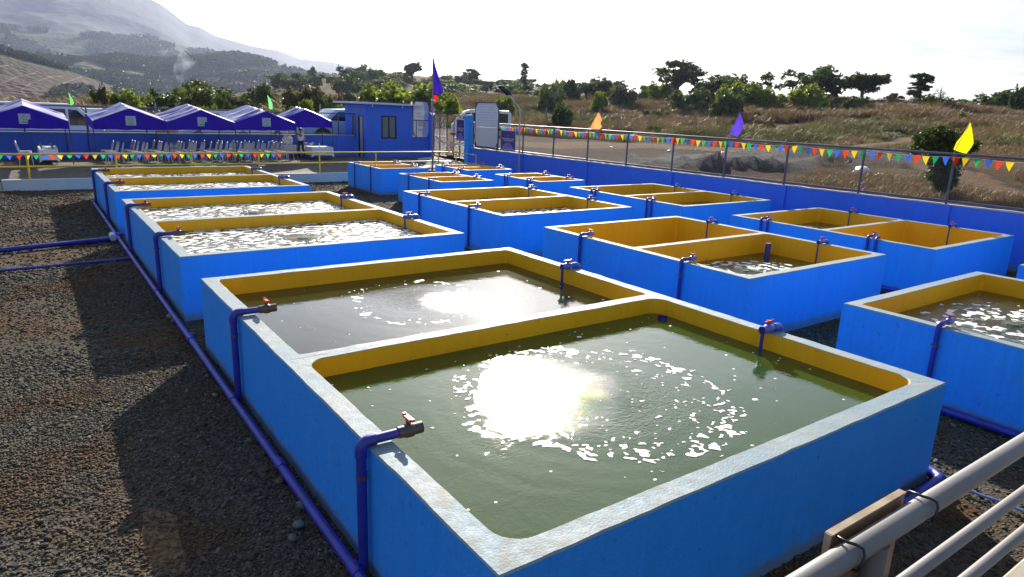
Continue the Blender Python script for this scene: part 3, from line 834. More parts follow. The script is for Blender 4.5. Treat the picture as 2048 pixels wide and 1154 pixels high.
# ------------------------------------------------------------------ pipework
def arc(c, a0, a1, r, u, v, n=5):
    return [Vector(c) + (Vector(u) * math.cos(a0 + (a1 - a0) * k / n) + Vector(v) * math.sin(a0 + (a1 - a0) * k / n)) * r for k in range(n + 1)]
def inlet_meshes(s, zt, reach):
    r = .036 * s; er = .06 * s
    z = zt + .045
    bend = arc((er, 0, z - er), math.pi, math.pi / 2, er, (1, 0, 0), (0, 0, 1))
    a = MB(); a.tube([(0, 0, .04)] + [(0, 0, z - er - .02)], r, 12); a.tube([(er, 0, z), (reach, 0, z)], r, 12)
    e = MB(); e.tube([(0, 0, z - er - .05)] + bend + [(er + .05, 0, z)], r * 1.18, 12)
    vb = MB(); x = reach - .01
    vb.tube([(x, 0, z), (x + .05 * s, 0, z)], r * 1.25, 12); vb.tube([(x + .04 * s, 0, z), (x + .06 * s, 0, z), (x + .11 * s, 0, z), (x + .13 * s, 0, z)], [r * 1.1, r * 1.5, r * 1.5, r * 1.1], 12)
    vb.tube([(x + .12 * s, 0, z), (x + .19 * s, 0, z)], r * 1.25, 12); vb.tube([(x + .085 * s, 0, z + .03 * s), (x + .085 * s, 0, z + .075 * s)], r * .55, 10)
    h = MB(); hx = x + .085 * s; hz = z + .078 * s
    h.tube([(hx, 0, hz), (hx, 0, hz + .022 * s)], r * .62, 10)
    h.box(hx - .018 * s, hx + .018 * s, -.055 * s, .055 * s, hz + .006 * s, hz + .026 * s); h.box(hx - .012 * s, hx + .012 * s, .050 * s, .075 * s, hz + .012 * s, hz + .034 * s); h.box(hx - .012 * s, hx + .012 * s, -.075 * s, -.050 * s, hz + .012 * s, hz + .034 * s)
    c = MB(); c.tube([(0, 0, zt - .22), (0, 0, zt - .205)], r * 1.12, 12); c.box(-.012, .0, -r * 1.8, r * 1.8, zt - .219, zt - .206); c.box(-.003, r + .02, r * 1.0, r * 1.0 + .006, zt - .218, zt - .208)
    c.tube([(0, 0, zt - .235), (0, 0, zt - .228)], r * 1.06, 12)
    return [a.mesh(), e.mesh(), vb.mesh(), h.mesh(), c.mesh()]
def inlet(x, y, label, s=1, reach=.33, pipe=None, valve=None, group='valved riser pipes on the tank walls', hr=0):
    pipe = pipe or PIPE; valve = valve or VGREY
    ms = cached(('inlet', s, reach, pipe.name, valve.name), lambda: inlet_meshes(s, 1.0, reach))
    t = thing('riser_pipe', label, 'pipe', (x, y, 0), hr, group)
    for nm, m, mat in zip(('pipe', 'elbow', 'valve_body', 'valve_handle', 'clamp'), ms, (pipe, pipe, valve, VRED, WIRE)): obj(nm, m, mat, t)
    return t
def outlet_meshes(s, drop):
    r = .038 * s; z = 1.045; er = .055 * s
    a = MB(); a.tube([(0, 0, .55), (0, 0, z - er)], r, 12); a.tube([(er, 0, z), (.22, 0, z)], r, 12)
    e = MB(); e.tube([(0, 0, z - er - .05)] + arc((er, 0, z - er), math.pi, math.pi / 2, er, (1, 0, 0), (0, 0, 1)) + [(er + .06, 0, z)], r * 1.22, 12)
    vb = MB(); vb.tube([(.17, 0, z), (.20, 0, z), (.25, 0, z), (.27, 0, z)], [r * 1.2, r * 1.4, r * 1.4, r * 1.2], 12); vb.tube([(.22, 0, z + .02), (.22, 0, z + .07)], r * .6, 10)
    h = MB(); h.box(.15, .29, -.014, .014, z + .072, z + .094); h.tube([(.22, 0, z + .068), (.22, 0, z + .10)], r * .65, 10); h.box(.145, .16, -.012, .012, z + .08, z + .105)
    g = MB(); g.tube([(.27, 0, z), (.335, 0, z)], r * 1.22, 14, False); g.tube([(.27, 0, z), (.335, 0, z)], r * 1.05, 14, False); g.tube([(.275, 0, z), (.28, 0, z)], r * 1.1, 14)
    d = MB(); d.tube([(.315, 0, z - r), (.315, 0, drop)], .020 * s, 10); d.tube([(.315, 0, z - .25), (.315, 0, z - .27)], .026 * s, 10)
    return [a.mesh(), e.mesh(), vb.mesh(), h.mesh(), g.mesh(), d.mesh()]
def outlet(x, y, label, s=1, drop=.35, pipe=None):
    pipe = pipe or PIPE2
    ms = cached(('outlet', s, drop, pipe.name), lambda: outlet_meshes(s, drop))
    t = thing('air_line_pipe', label, 'pipe', (x, y, 0), math.pi, 'valved pipes dropping into the water')
    for nm, m, mat in zip(('pipe', 'elbow', 'valve_body', 'valve_handle', 'tee', 'drop_pipe'), ms, (pipe, pipe, pipe, VRED, pipe, PIPE)): obj(nm, m, mat, t)
D2 = {'A': 'nearest tank', 'B': 'second left tank', 'C': 'farthest left tank', 'D': 'half drained middle tank', 'E': 'glittering middle tank', 'F': 'cut off right tank',
      'G': 'farthest small middle tank', 'H': 'right tank with dry bay', 'I': 'right tank with two pools', 'J': 'farthest small right tank', 'K': 'nearer small middle tank', 'L': 'nearer small right tank'}
yin = {'A': (7.55, 4.04), 'B': (16.64, 12.83), 'C': (25.04, 21.3), 'D': (9.75, 7.22), 'E': (16.5, 13.93), 'F': (3.28,), 'G': (26.7, 25.1), 'H': (9.6, 7.04), 'I': (15.75, 13.4), 'J': (24.9, 23.6), 'K': (21.6, 20.1), 'L': (20.6, 19.2)}
yout = {'A': (7.70, 4.20), 'B': (16.56, 12.98), 'C': (24.8, 21.7), 'D': (9.8, 7.12), 'E': (16.7, 13.98), 'G': (26.8, 25.2), 'H': (9.4, 6.96), 'I': (15.6, 13.3), 'J': (24.9, 23.6), 'K': (21.7, 20.2), 'L': (20.6, 19.2)}
for k, yy in yin.items():
    x0 = TANKS[k][0]
    for i, y in enumerate(yy):
        bay = ('rear', 'front')[i] + ' bay' if len(yy) > 1 else 'rear bay'
        if k in 'ABC': inlet(x0 - .055, y, 'dark blue riser with grey valve, left wall, %s of %s' % (bay, D2[k]), 1, .29)
        else:
            s = .78 if k in 'DEFHI' else .62
            inlet(x0 - .04, y, 'slim blue riser with red handle, left wall, %s of %s' % (bay, D2[k]), s, .20, PIPE, PIPE2)
        if k in 'HIJL':
            ms = cached(('twin', k in 'HI'), lambda: MB().tube([(0, 0, .05), (0, 0, .97), (.03, 0, 1.04), (.12, 0, 1.045)], .030 if k in 'HI' else .022, 10).mesh())
            lab(obj('bypass_pipe', ms, PIPE, None, (x0 - .045, y - .17, 0)), 'thin twin pipe beside the riser, %s of %s' % (bay, D2[k]), 'pipe', 'twin pipes beside the risers')
for k, yy in yout.items():
    x1 = TANKS[k][1]
    for i, y in enumerate(yy):
        bay = ('rear', 'front')[i] + ' bay'
        s = 1 if k in 'ABC' else (.78 if k in 'DEHI' else .6)
        outlet(x1 + .035, y, 'blue pipe with red handle, right wall, %s of %s' % (bay, D2[k]), s, .35)
# ground pipes
mb = MB(); mb.tube([(1.60, 1.5, .055), (1.595, 6, .055), (1.60, 10.3, .05), (1.60, 18.6, .055), (1.62, 25.4, .05)], .041, 12)
t = lab(obj('ground_main', mb.mesh(), PIPE), 'long dark blue pipe on the gravel along the foot of the left column of tanks', 'pipe')
for y in (4.04, 7.55, 9.9, 12.83, 16.64, 21.3, 25.04, 5.8):
    c = MB(); c.tube([(1.6, y - .07, .055), (1.6, y + .07, .055)], .049, 12); obj('coupling', c.mesh(), PIPE, t)
mb = MB(); mb.tube([(-9, 17.5, .06), (-.66, 17.75, .06), (1.40, 18.25, .06), (1.46, 18.33, .06), (1.50, 18.45, .07)], .055, 12)
t = lab(obj('feed_pipe', mb.mesh(), PIPE), 'thick dark blue pipe lying across the gravel from the left edge', 'pipe')
c = MB(); c.tube([(1.48, 18.2, .09), (1.50, 18.62, .09)], .075, 12); obj('tee_fitting', c.mesh(), PIPEW, t)
c = MB(); c.tube([(1.50, 18.6, .09), (2.2, 18.75, .12)], .05, 12); obj('branch', c.mesh(), PIPE, t)
lab(obj('thin_feed_pipe', MB().tube([(-9, 15.5, .03), (-.6, 15.78, .03), (1.6, 15.9, .035)], .026, 8).mesh(), PIPE), 'thinner blue pipe lying across the gravel in front of the thick one', 'pipe')
lab(obj('front_drain_pipe', MB().tube([(5.0, 2.30, .02), (6.62, 2.30, .06), (6.74, 2.31, .07), (6.80, 2.40, .07), (6.82, 2.6, .06), (6.83, 9, .05)], .05, 12).mesh(), PIPE), 'dark blue drain pipe along the front foot of the nearest tank with an elbow', 'pipe')
lab(obj('thin_blue_hose', MB().tube([tuple(onz(*q, .03)) for q in ((1850, 940), (1905, 965), (1960, 990), (2000, 1003), (2060, 1028))] + [(7.2, .6, .03)], .014, 8).mesh(), simple('light_blue_hose', (.15, .27, .62), .4)), 'thin light blue pipe running over the gravel toward the right edge', 'pipe')
lab(obj('side_drain_pipe', MB().tube([(8.52, -1, .06), (8.52, 11.2, .05)], .045, 10).mesh(), PIPE), 'blue pipe along the left foot of the middle tanks', 'pipe')
lab(obj('right_drain_pipe', MB().tube([(14.03, 4.8, .07), (14.05, 17.2, .07)], .045, 10).mesh(), PIPE), 'blue pipe along the left foot of the right column tanks', 'pipe')

# ================================================================== PLATFORM RAILING (lower right)
t = thing('platform_railing', 'pale grey pipe railing crossing the lower right corner', 'railing', (0, 0, 0))
yr = .60
for (pa, pb, r) in (((2048, 887), (1621, 1154), .026), ((2048, 985), (1826, 1154), .017), ((2048, 1063), (1940, 1154), .017)):
    a = ony(*pa, yr); b = ony(*pb, yr); d = (a - b)
    A = b - d * 1.2; B = a + d * 1.6
    A.z = a.z; B.z = a.z
    obj('rail', MB().tube([A, B], r, 20).mesh(), bpy.data.materials.get('rail_grey') or simple('rail_grey', (.165, .16, .165), .55, 0, .15, 4, .05), t)
RG = bpy.data.materials['rail_grey']
ztop = ony(2048, 887, yr).z
for px in (1752,):
    p = ony(px, 1100, yr)
    m = MB(); m.tube([(p.x, yr, 1.0), (p.x, yr, ztop - .02)], .026, 16)
    obj('post', m.mesh(), RG, t)
m = MB(); m.tube([(4.4, yr, 1.0), (4.4, yr, ztop - .02)], .026, 16); obj('post', m.mesh(), RG, t)
# plywood sheet tied to the rail
PLY = None
def m_ply():
    t = NT('plywood'); v = t.coord('Object', (1, 1, 9))
    g = t.noise(t.coord('Object', (26, 2, 1.2)), 1.2, 5, .6, 1)
    c = t.mix(t.rng(g, .3, .7), (.20, .095, .045), (.28, .15, .075))
    t.pbr(c, .6, 0, t.bump(g, .2, .002), .4); return t.m
PLY = m_ply()
a = ony(1652, 1098, yr + .04); b = ony(1800, 1005, yr + .04)
m = MB(); m.box(a.x, b.x, yr + .033, yr + .045, ztop - .42, ztop + .030)
ply = lab(obj('plywood_board', m.mesh(), PLY), 'reddish plywood board tied behind the grey railing with black cable ties', 'board')
edgem = simple('ply_edge', (.30, .23, .16), .8, 0, .3, 14, .3)
m = MB(); m.box(a.x, b.x, yr + .0305, yr + .048, ztop + .0305, ztop + .036); m.box(a.x - .004, a.x - .0005, yr + .0315, yr + .047, ztop - .40, ztop + .035)
obj('edge_batten', m.mesh(), edgem, ply)
for px, py in ((1697, 1100), (1845, 1010)):
    c = ony(px, py, yr); pts = [(c.x + .012 * math.sin(k * 1.26), yr + math.cos(k * math.pi / 8) * (.034 if math.cos(k * math.pi / 8) < 0 else .05), ztop + math.sin(k * math.pi / 8) * .036) for k in range(17)]
    lab(obj('cable_tie', MB().tube(pts, .0035, 6).mesh(), simple('black_nylon', (.01, .01, .01), .4)), 'black cable tie round the top rail at the %s of the plywood' % ('left' if px < 1750 else 'right'), 'cable tie')
m = MB(); m.cbox(2.45, 9, -1.2, .665, 1.60, 1.75, .012)
lab(obj('platform_slab', m.mesh(), CONC), 'bare concrete viewing platform edge in the bottom right corner', 'platform')

# ================================================================== RIGHT WALL AND FENCE
WX = 19.22
wall = thing('boundary_wall', 'long blue wall with pale coping on the right side of the yard', 'wall', (WX, 0, 0))
m = MB()
for i in range(16):
    ya, yb = -3 + i * 2.14, -3 + (i + 1) * 2.14
    m.add([(0, ya, -.3), (0, yb, -.3), (0, yb, 1.36), (0, ya, 1.36), (.13, ya, -.3), (.13, yb, -.3), (.13, yb, 1.36), (.13, ya, 1.36)], [(0, 1, 2, 3), (4, 7, 6, 5), (3, 2, 6, 7)])
obj('wall_body', m.mesh(), WALLBLUE, wall)
posts = [30.78, 28.58, 26.37, 24.07, 21.78, 19.47, 17.12, 14.80, 12.50, 10.12, 7.80, 5.45, 3.1, .8]
for y in posts[2::2]:
    m = MB(); m.cbox(-.055, .0, y - .16, y + .16, -.3, 1.357, .008); obj('pilaster', m.mesh(), WALLBLUE, wall)
m = MB(); n = 140
for i in range(n):
    ya = -3 + i * 34.2 / n; yb = ya + 34.2 / n; e0 = jit(ya, 3, .012); e1 = jit(yb, 3, .012)
    m.add([(-.012 + e0, ya, 1.358), (-.012 + e1, yb, 1.358), (-.010 + e1, yb, 1.385 + e1), (-.010 + e0, ya, 1.385 + e0), (.145, yb, 1.385 + e1), (.145, ya, 1.385 + e0)], [(0, 1, 2, 3), (3, 2, 4, 5)])
obj('coping', m.mesh(), simple('pale_mortar', (.42, .44, .47), .8, 0, .25, 3, .3), wall)
def mesh_bay(L, H, sp=.055, r=.0019):
    """welded wire mesh L x H in the local xz plane as one piece"""
    V = []; F = []
    def wire(a, b):
        n = len(V); a = np.array(a); b = np.array(b); d = b - a
        if abs(d[0]) > abs(d[2]): o = [(0, 0, r * 1.2), (0, r, -r * .6), (0, -r, -r * .6)]
        else: o = [(r * 1.2, 0, 0), (-r * .6, r, 0), (-r * .6, -r, 0)]
        for q in o: V.append(tuple(a + q))
        for q in o: V.append(tuple(b + q))
        for k in range(3): F.append((n + k, n + (k + 1) % 3, n + 3 + (k + 1) % 3, n + 3 + k))
    k = int(L / sp)
    for i in range(1, k): wire((i * L / k, 0, 0), (i * L / k, 0, H))
    k = int(H / sp)
    for i in range(1, k): wire((0, .003, i * H / k), (L, .003, i * H / k))
    return npmesh('wire_mesh', np.array(V), np.array(F))
MESHM = simple('mesh_wire', (.16, .17, .20), .5, .4)
fence = thing('mesh_fence', 'grey steel and wire mesh fence standing on the right blue wall', 'fence', (WX + .06, 0, 0))
obj('top_rail', MB().tube([(0, -3, 2.62), (0, 10, 2.64), (0, 22, 2.68), (0, 30.9, 2.66)], .030, 10).mesh(), STEEL, fence)
obj('bottom_rail', MB().box(-.025, .025, -3, 30.9, 1.42, 1.48).mesh(), STEEL, fence)
for y in posts: obj('post', cached('fpost', lambda: MB().tube([(0, 0, 1.38), (0, 0, 2.65)], .034, 8).mesh()), STEEL, fence, (0, y, 0))
for a, b in zip(posts[:-1], posts[1:]):
    w = obj('wire_mesh', cached(('wm', round(a - b, 1)), lambda: mesh_bay(a - b, 1.14)), MESHM, fence, (.012, b, 1.48), (0, 0, math.pi / 2)); w['kind'] = 'stuff'

# gate pillars, gate leaves
for y, nm in ((31.15, 'nearer'), (35.28, 'farther')):
    m = MB(); m.cbox(-.16, .16, -.19, .19, 0, 3.04, .015)
    lab(obj('gate_pillar', m.mesh(), WALLBLUE if nm == 'farther' else BLUE, None, (WX, y, 0)), 'blue concrete gate pillar, the %s of the two' % nm, 'pillar', 'gate pillars')
def gate_leaf(ya, yb, label, slant=0):
    t = thing('gate_leaf', label, 'gate', (WX, ya, 0), 0, 'steel gate leaves')
    L = yb - ya
    m = MB()
    for z in (.72, 1.75, 2.95): m.box(-.02, .02, 0, L, z, z + .045)
    for y in (0, L / 2 - .02, L - .04): m.box(-.021, .021, y, y + .04, .70, 2.99)
    obj('frame', m.mesh(), STEEL, t)
    n = int(2.2 / .075); sl = cached(('gslat', round(L, 2)), lambda: MB().box(-.008, .008, .02, L - .02, 0, .018).mesh())
    for i in range(n): obj('bar', sl, STEEL, t, (.002, 0, .78 + i * .075))
    return t
gate_leaf(33.40, 35.05, 'farther leaf of the grey steel gate next to the far pillar')
gate_leaf(31.38, 32.70, 'nearer leaf of the grey steel gate with a purple poster on it')

# ================================================================== BACK WALL AND FENCE
bw = thing('back_wall', 'low blue wall with pale coping behind the tents', 'wall', (0, 36.30, 0))
obj('wall_body', MB().box(-14, 15.0, 0, .13, .2, 1.70).mesh(), WALLBLUE, bw)
obj('coping', MB().box(-14, 15.0, -.012, .142, 1.7005, 1.73).mesh(), bpy.data.materials['pale_mortar'], bw)
for x in np.arange(-11.5, 15, 2.33): obj('pilaster', cached('bpil', lambda: MB().cbox(-.14, .14, -.05, 0, .3, 1.698, .008).mesh()), WALLBLUE, bw, (float(x), 0, 0))
bf = thing('back_fence', 'grey steel mesh fence on the low wall behind the tents', 'fence', (0, 36.36, 0))
obj('top_rail', MB().tube([(-14, 0, 2.83), (15.1, 0, 2.86)], .032, 8).mesh(), STEEL, bf)
obj('bottom_rail', MB().box(-14, 15.0, -.02, .02, 1.76, 1.81).mesh(), STEEL, bf)
xsb = [-11.5 + i * 2.33 for i in range(12)]
for x in xsb: obj('post', cached('bpost', lambda: MB().tube([(0, 0, 1.72), (0, 0, 2.85)], .034, 8).mesh()), STEEL, bf, (x, 0, 0))
for x in xsb[2:-1]: w = obj('wire_mesh', cached('bwm', lambda: mesh_bay(2.33, 1.0, .075)), MESHM, bf, (x, .01, 1.81)); w['kind'] = 'stuff'
# short wall right of the hut
sw = thing('gate_side_wall', 'short blue wall between the guard hut and the gate, carrying a notice board', 'wall', (18.0, 35.34, 0))
obj('wall_body', MB().box(0.02, 1.09, 0, .13, .3, 1.66).mesh(), WALLBLUE, sw)
obj('coping', MB().box(0.02, 1.09, -.01, .14, 1.6605, 1.69).mesh(), bpy.data.materials['pale_mortar'], sw)

# retaining wall, kerb
rw = lab(obj('retaining_wall', MB().cbox(-.75, 14.0, 29.36, 29.52, -.1, .385, .012).mesh(), WWALL), 'low whitewashed retaining wall below the yellow railing', 'wall')
lab(obj('shade_dark_wall', MB().cbox(14.005, 19.2, 29.38, 29.52, -.1, .36, .012).mesh(), simple('shade_dark_concrete', (.05, .05, .05), .85, 0, .2, 3, .3)), 'unpainted stretch of retaining wall by the flagpole, shade put into its dark colour', 'wall')  # dark grey stands in for the shade on this unpainted stretch
lab(obj('cream_block', MB().cbox(-3.2, -.76, 29.30, 29.6, -.1, .30, .012).mesh(), CREAM), 'cream concrete block at the left end of the white retaining wall', 'block')
# yellow railing
yr_ = thing('yellow_railing', 'yellow two rail pipe railing along the terrace edge', 'railing', (0, 29.72, 0))
rx = [-5.2, -2.55, .07, 2.80, 5.42, 8.02, 10.64, 13.32, 16.62]
obj('top_rail', MB().tube([(-8, 0, 1.24), (16.62, 0, 1.25)], .030, 8).mesh(), YRAIL, yr_)
obj('lower_rail', MB().tube([(-8, 0, .80), (16.62, 0, .80)], .027, 8).mesh(), YRAIL, yr_)
for x in rx: obj('post', cached('ypost', lambda: MB().tube([(0, 0, .36), (0, 0, 1.24)], .034, 8).mesh()), YRAIL, yr_, (x, 0, 0))
r2 = thing('ramp_railing', 'shorter yellow railing bending toward the gate pillar', 'railing', (0, 0, 0))
pa, pb, pc = Vector((16.66, 29.74, 1.25)), Vector((17.75, 29.95, 1.20)), Vector((18.95, 29.95, 1.06))
obj('top_rail', MB().tube([pa, pb, pc], .022, 8).mesh(), YRAIL, r2)
obj('lower_rail', MB().tube([pa - Vector((0, 0, .45)), pb - Vector((0, 0, .45)), pc - Vector((0, 0, .45))], .02, 8).mesh(), YRAIL, r2)
for p in (pb, pc): obj('post', MB().tube([(p.x, p.y, .3), tuple(p)], .026, 8).mesh(), YRAIL, r2)

# ================================================================== BUNTING AND FLAGS
BC = [simple('pennant_' + n, c, .55, 0, .08, 4) for n, c in (('yellow', (.80, .55, .02)), ('green', (.02, .38, .13)), ('blue', (.03, .10, .60)), ('red', (.75, .04, .02)))]
def cloth_mat(name, col):
    t = NT(name); v = t.coord('Object')
    c = t.mix(t.rng(t.noise(v, 5, 3), .3, .7), tuple(x * .88 for x in col), col)
    d = t.new('ShaderNodeBsdfDiffuse'); tr = t.new('ShaderNodeBsdfTranslucent'); mx_ = t.new('ShaderNodeMixShader'); mx_.inputs[0].default_value = .5
    t.link(c, d.inputs[0]); t.link(c, tr.inputs[0]); t.link(d.outputs[0], mx_.inputs[1]); t.link(tr.outputs[0], mx_.inputs[2]); t.link(mx_.outputs[0], t.out.inputs[0]); return t.m
BC = [cloth_mat('pennant_cloth_' + n, c) for n, c in (('yellow', (.90, .62, .02)), ('green', (.03, .50, .18)), ('blue', (.05, .16, .80)), ('red', (.90, .06, .03)))]
def pennants(path, spacing, w, h, label, name, out=(0, 0)):
    """path: list of Vectors (string line)"""
    t = thing(name, label, 'bunting', (0, 0, 0))
    pts = []
    L = [(b - a).length for a, b in zip(path[:-1], path[1:])]
    st = MB()
    st.tube(path, .004, 5, False); obj('string', st.mesh(), WHITE, t)
    d = spacing / 2; k = 0
    tot = sum(L)
    while d < tot:
        e = d; i = 0
        while e > L[i]: e -= L[i]; i += 1
        p = path[i].lerp(path[i + 1], e / L[i]); u = (path[i + 1] - path[i]).normalized()
        if rnd.random() > .03:
            c = k % 4; var = rnd.randrange(4)
            def mk():
                rr = random.Random(c * 10 + var); m = MB(); sw = rr.uniform(-.02, .02); dp = rr.uniform(-.02, .02)
                m.add([(-w / 2, 0, 0), (w / 2, 0, 0), (-w / 4, dp, -h / 2), (w / 4, dp, -h / 2), (sw, dp * 2, -h)], [(0, 1, 3, 2), (2, 3, 4)]); return m.mesh()
            o = obj('pennant', cached((name, c, var), mk), BC[c], t, tuple(p), (rnd.uniform(-.2, .2), 0, math.atan2(u.y, u.x) + rnd.uniform(-.35, .35)))
        d += spacing * rnd.uniform(.9, 1.1); k += 1
bx = WX - .0
path = []
for y0_, y1_ in zip(posts[1:], posts[:-1]):
    pass
yy = 28.2; top = 2.60
path = [Vector((bx, y, 2.585 - .05 * abs(math.sin((y - posts[0]) * math.pi / 2.32)) + .0)) for y in np.arange(28.2, 1.0, -.55)]
pennants(path, .235, .185, .23, 'string of yellow, green, blue and red pennants along the right fence', 'fence_bunting')
path = [Vector((x, 29.68, 1.215 - .02 * abs(math.sin(x * 1.2)))) for x in np.arange(-6, 9.5, .5)]
pennants(path, .255, .19, .17, 'string of coloured pennants hanging from the yellow railing', 'railing_bunting')

def flag(base, h, pts2d, col, label, pole_top=None, polemat=None, face=0):
    """small triangular or square flag on a stick; pts2d outline (u along, z up) in metres"""
    t = thing('small_flag', label, 'flag', tuple(base), face, None)
    m = MB(); n = len(pts2d); m.add([(p[0], .05 * math.sin(p[0] * 9 + p[1] * 4), p[1]) for p in pts2d] , [tuple(range(n))])
    me_ = m.mesh(); bm = bmesh.new(); bm.from_mesh(me_); bmesh.ops.triangulate(bm, faces=bm.faces); bmesh.ops.subdivide_edges(bm, edges=bm.edges, cuts=3, use_grid_fill=True)
    for v in bm.verts: v.co.y = .05 * math.sin(v.co.x * 11 + v.co.z * 5)
    bm.to_mesh(me_); bm.free()
    obj('cloth', me_, cloth_mat('flag_' + col[0], col[1]), t)
    obj('stick', MB().tube([(0, 0, -.25), (pts2d[0][0] * .3, 0, .1), pole_top or (0, 0, h)], .009, 6).mesh(), simple('bamboo', (.30, .22, .12), .7), t)
ang = math.atan2(CR.y, CR.x)
def px_flag(outline, plane, col, label):
    """outline in photo pixels on the plane x=WX or y=..., built as flat cloth at that place"""
    f = (lambda p: onx(*p, WX)) if plane == 'x' else (lambda p: ony(*p, plane))
    P3 = [f(p) for p in outline]; b = P3[-1].copy()
    # turn the cloth to face roughly along the wind (yard diagonal)
    base = P3[-1]
    dist = math.hypot(base.x, base.y)
    k = (Vector((base.x, base.y, 0)).dot(Vector((CF.x, CF.y, 0)).normalized())) / FOC * math.cos(R(14.6)) * 1.03
    o0 = outline[-1]
    pts = [((p[0] - o0[0]) * k, -(p[1] - o0[1]) * k) for p in outline]
    flag(base, .1, pts, col, label, pole_top=(pts[0][0], 0, pts[0][1]), face=ang)
px_flag([(1194, 225), (1199, 232), (1203, 240), (1199, 246), (1203, 252), (1196, 262), (1181, 255)], 'x', ('orange', (.95, .36, .12)), 'torn orange flag flying above the right fence')
px_flag([(1474, 226), (1486, 249), (1480, 262), (1476, 272), (1459, 268)], 'x', ('purple', (.10, .05, .55)), 'dark purple triangular flag above the right fence')
px_flag([(1929, 244), (1936, 258), (1940, 272), (1943, 284), (1937, 296), (1933, 306), (1907, 299)], 'x', ('yellow', (.95, .78, .01)), 'large bright yellow flag above the right fence near the photo edge')
px_flag([(139, 186), (145, 198), (147, 207), (141, 211)], 36.3, ('lime', (.12, .78, .12)), 'lime green flag behind the leftmost tent')
px_flag([(536, 191), (542, 200), (545, 208), (544, 219), (538, 217)], 36.3, ('light_green', (.20, .80, .22)), 'light green flag between the two tents nearest the hut')
px_flag([(954, 203), (957, 215), (956, 232), (952, 232)], 'x', ('gold', (.90, .70, .02)), 'narrow yellow flag beside the white tarpaulin notice board')
px_flag([(823, 203), (826, 208), (820, 209)], 36.6, ('coral', (.90, .35, .20)), 'tiny orange flag tip showing above the hut roof')

# flagpole with national flag
fp = thing('flagpole', 'tall rusty steel flagpole with a drooping flag before the gate', 'flagpole', (16.0, 29.2, 0))
obj('pole', MB().tube([(0, 0, 0), (0, 0, 5.66)], [.045, .022], 10).mesh(), simple('rusty_pole', (.30, .22, .22), .6, .4, .3, 3), fp)
obj('finial', MB().ball((0, 0, 5.70), .035).mesh(), WHITE, fp)
obj('tie_box', MB().cbox(-.045, .045, -.07, -.02, .95, 1.10, .006).mesh(), simple('rusty', (.30, .08, .05), .7), fp)
def drape(outline, off, folds, amp):
    """draped cloth: rows between left edge and right edge, folded"""
    V = []; nr = len(outline); nc = 12
    for (z, xl, xr) in outline:
        for c in range(nc + 1):
            u = c / nc; x = xl + (xr - xl) * u
            V.append((x * CR.x, x * CR.y + amp * math.sin(u * folds * math.pi) * (.3 + u), z))
    F = [(j * (nc + 1) + c, j * (nc + 1) + c + 1, (j + 1) * (nc + 1) + c + 1, (j + 1) * (nc + 1) + c) for j in range(nr - 1) for c in range(nc)]
    return npmesh('drape', np.array(V), np.array(F), True)
k = 33.3 / FOC * .98
fl = lambda rows: [(5.66 - (y - 111) * k * .995, (xl - 866) * k, (xr - 866) * k) for y, xl, xr in rows]
o = obj('flag_blue_field', drape(fl([(114, 865, 867), (130, 865, 871), (145, 865, 876), (160, 865, 881), (172, 865, 885.5), (179, 865, 887.5), (184, 865.5, 876)]), 0, 3, .05), cloth_mat('royal_blue_cloth', (.022, .012, .26)), fp)
o = obj('flag_red_field', drape(fl([(180, 865, 868), (184, 865.5, 875.2), (187, 866, 875.8), (193, 868, 876), (196, 874, 875)]), 0, 2, .03), cloth_mat('red_cloth', (.50, .015, .02)), fp)
g = thing('hanging_flag', 'small purple and white flag hanging behind the pole by the gate', 'flag', (16.9, 31.0, 0))
obj('cloth', npmesh('c', np.array([(0, 0, 3.78), (.20, 0, 3.10), (.05, 0, 3.05), (0, 0, 3.4)]), np.array([(0, 3, 2, 1)])), cloth_mat('flag_violet', (.12, .05, .5)), g)
obj('cloth_hem', npmesh('c', np.array([(0, .01, 3.39), (.05, .01, 3.06), (.20, .01, 3.09), (.16, .01, 2.98), (0, .01, 3.0)]), np.array([(0, 1, 4, 4), (1, 2, 3, 4)])[1:]), cloth_mat('flag_white', (.8, .75, .85)), g)

# lamp post
a = onx(1038, 355, 19.05); lp = thing('solar_street_lamp', 'grey lamp post with a black solar lamp head leaning over the wall', 'street lamp', (19.05, a.y, 0))
hb = onx(1040, 216, 19.05); hm = onx(1018, 190, 19.05); ht = onx(1003, 175, 19.05)
obj('pole', MB().tube([(0, 0, 0), (0, hb.y - a.y, hb.z - .1), (0, hb.y - a.y + .05, hb.z), (0, hm.y - a.y, hm.z)], .033, 8).mesh(), GALV, lp)
d = (ht - hm); m = MB(); L = d.length; ax = d.normalized(); sd_ = Vector((1, 0, 0)); up = sd_.cross(ax)
c0 = hm - Vector((19.05, a.y, 0))
M = Matrix((sd_, ax, up)).transposed().to_4x4(); M.translation = c0
m.box(-.14, .14, 0, L * 1.1, -.03, .04, M); obj('lamp_head', m.mesh(), simple('black_metal', (.006, .006, .008), .8, 0, .1, 5, 0, .1), lp)
for i in range(3):
    for j in (0, 1):
        m = MB(); m.box(-.10 + j * .105, -.005 + j * .105, .08 + i * .22, .24 + i * .22, -.038, -.0305, M); obj('solar_cell', m.mesh(), simple('solar_cell', (.10, .12, .16), .15), lp)

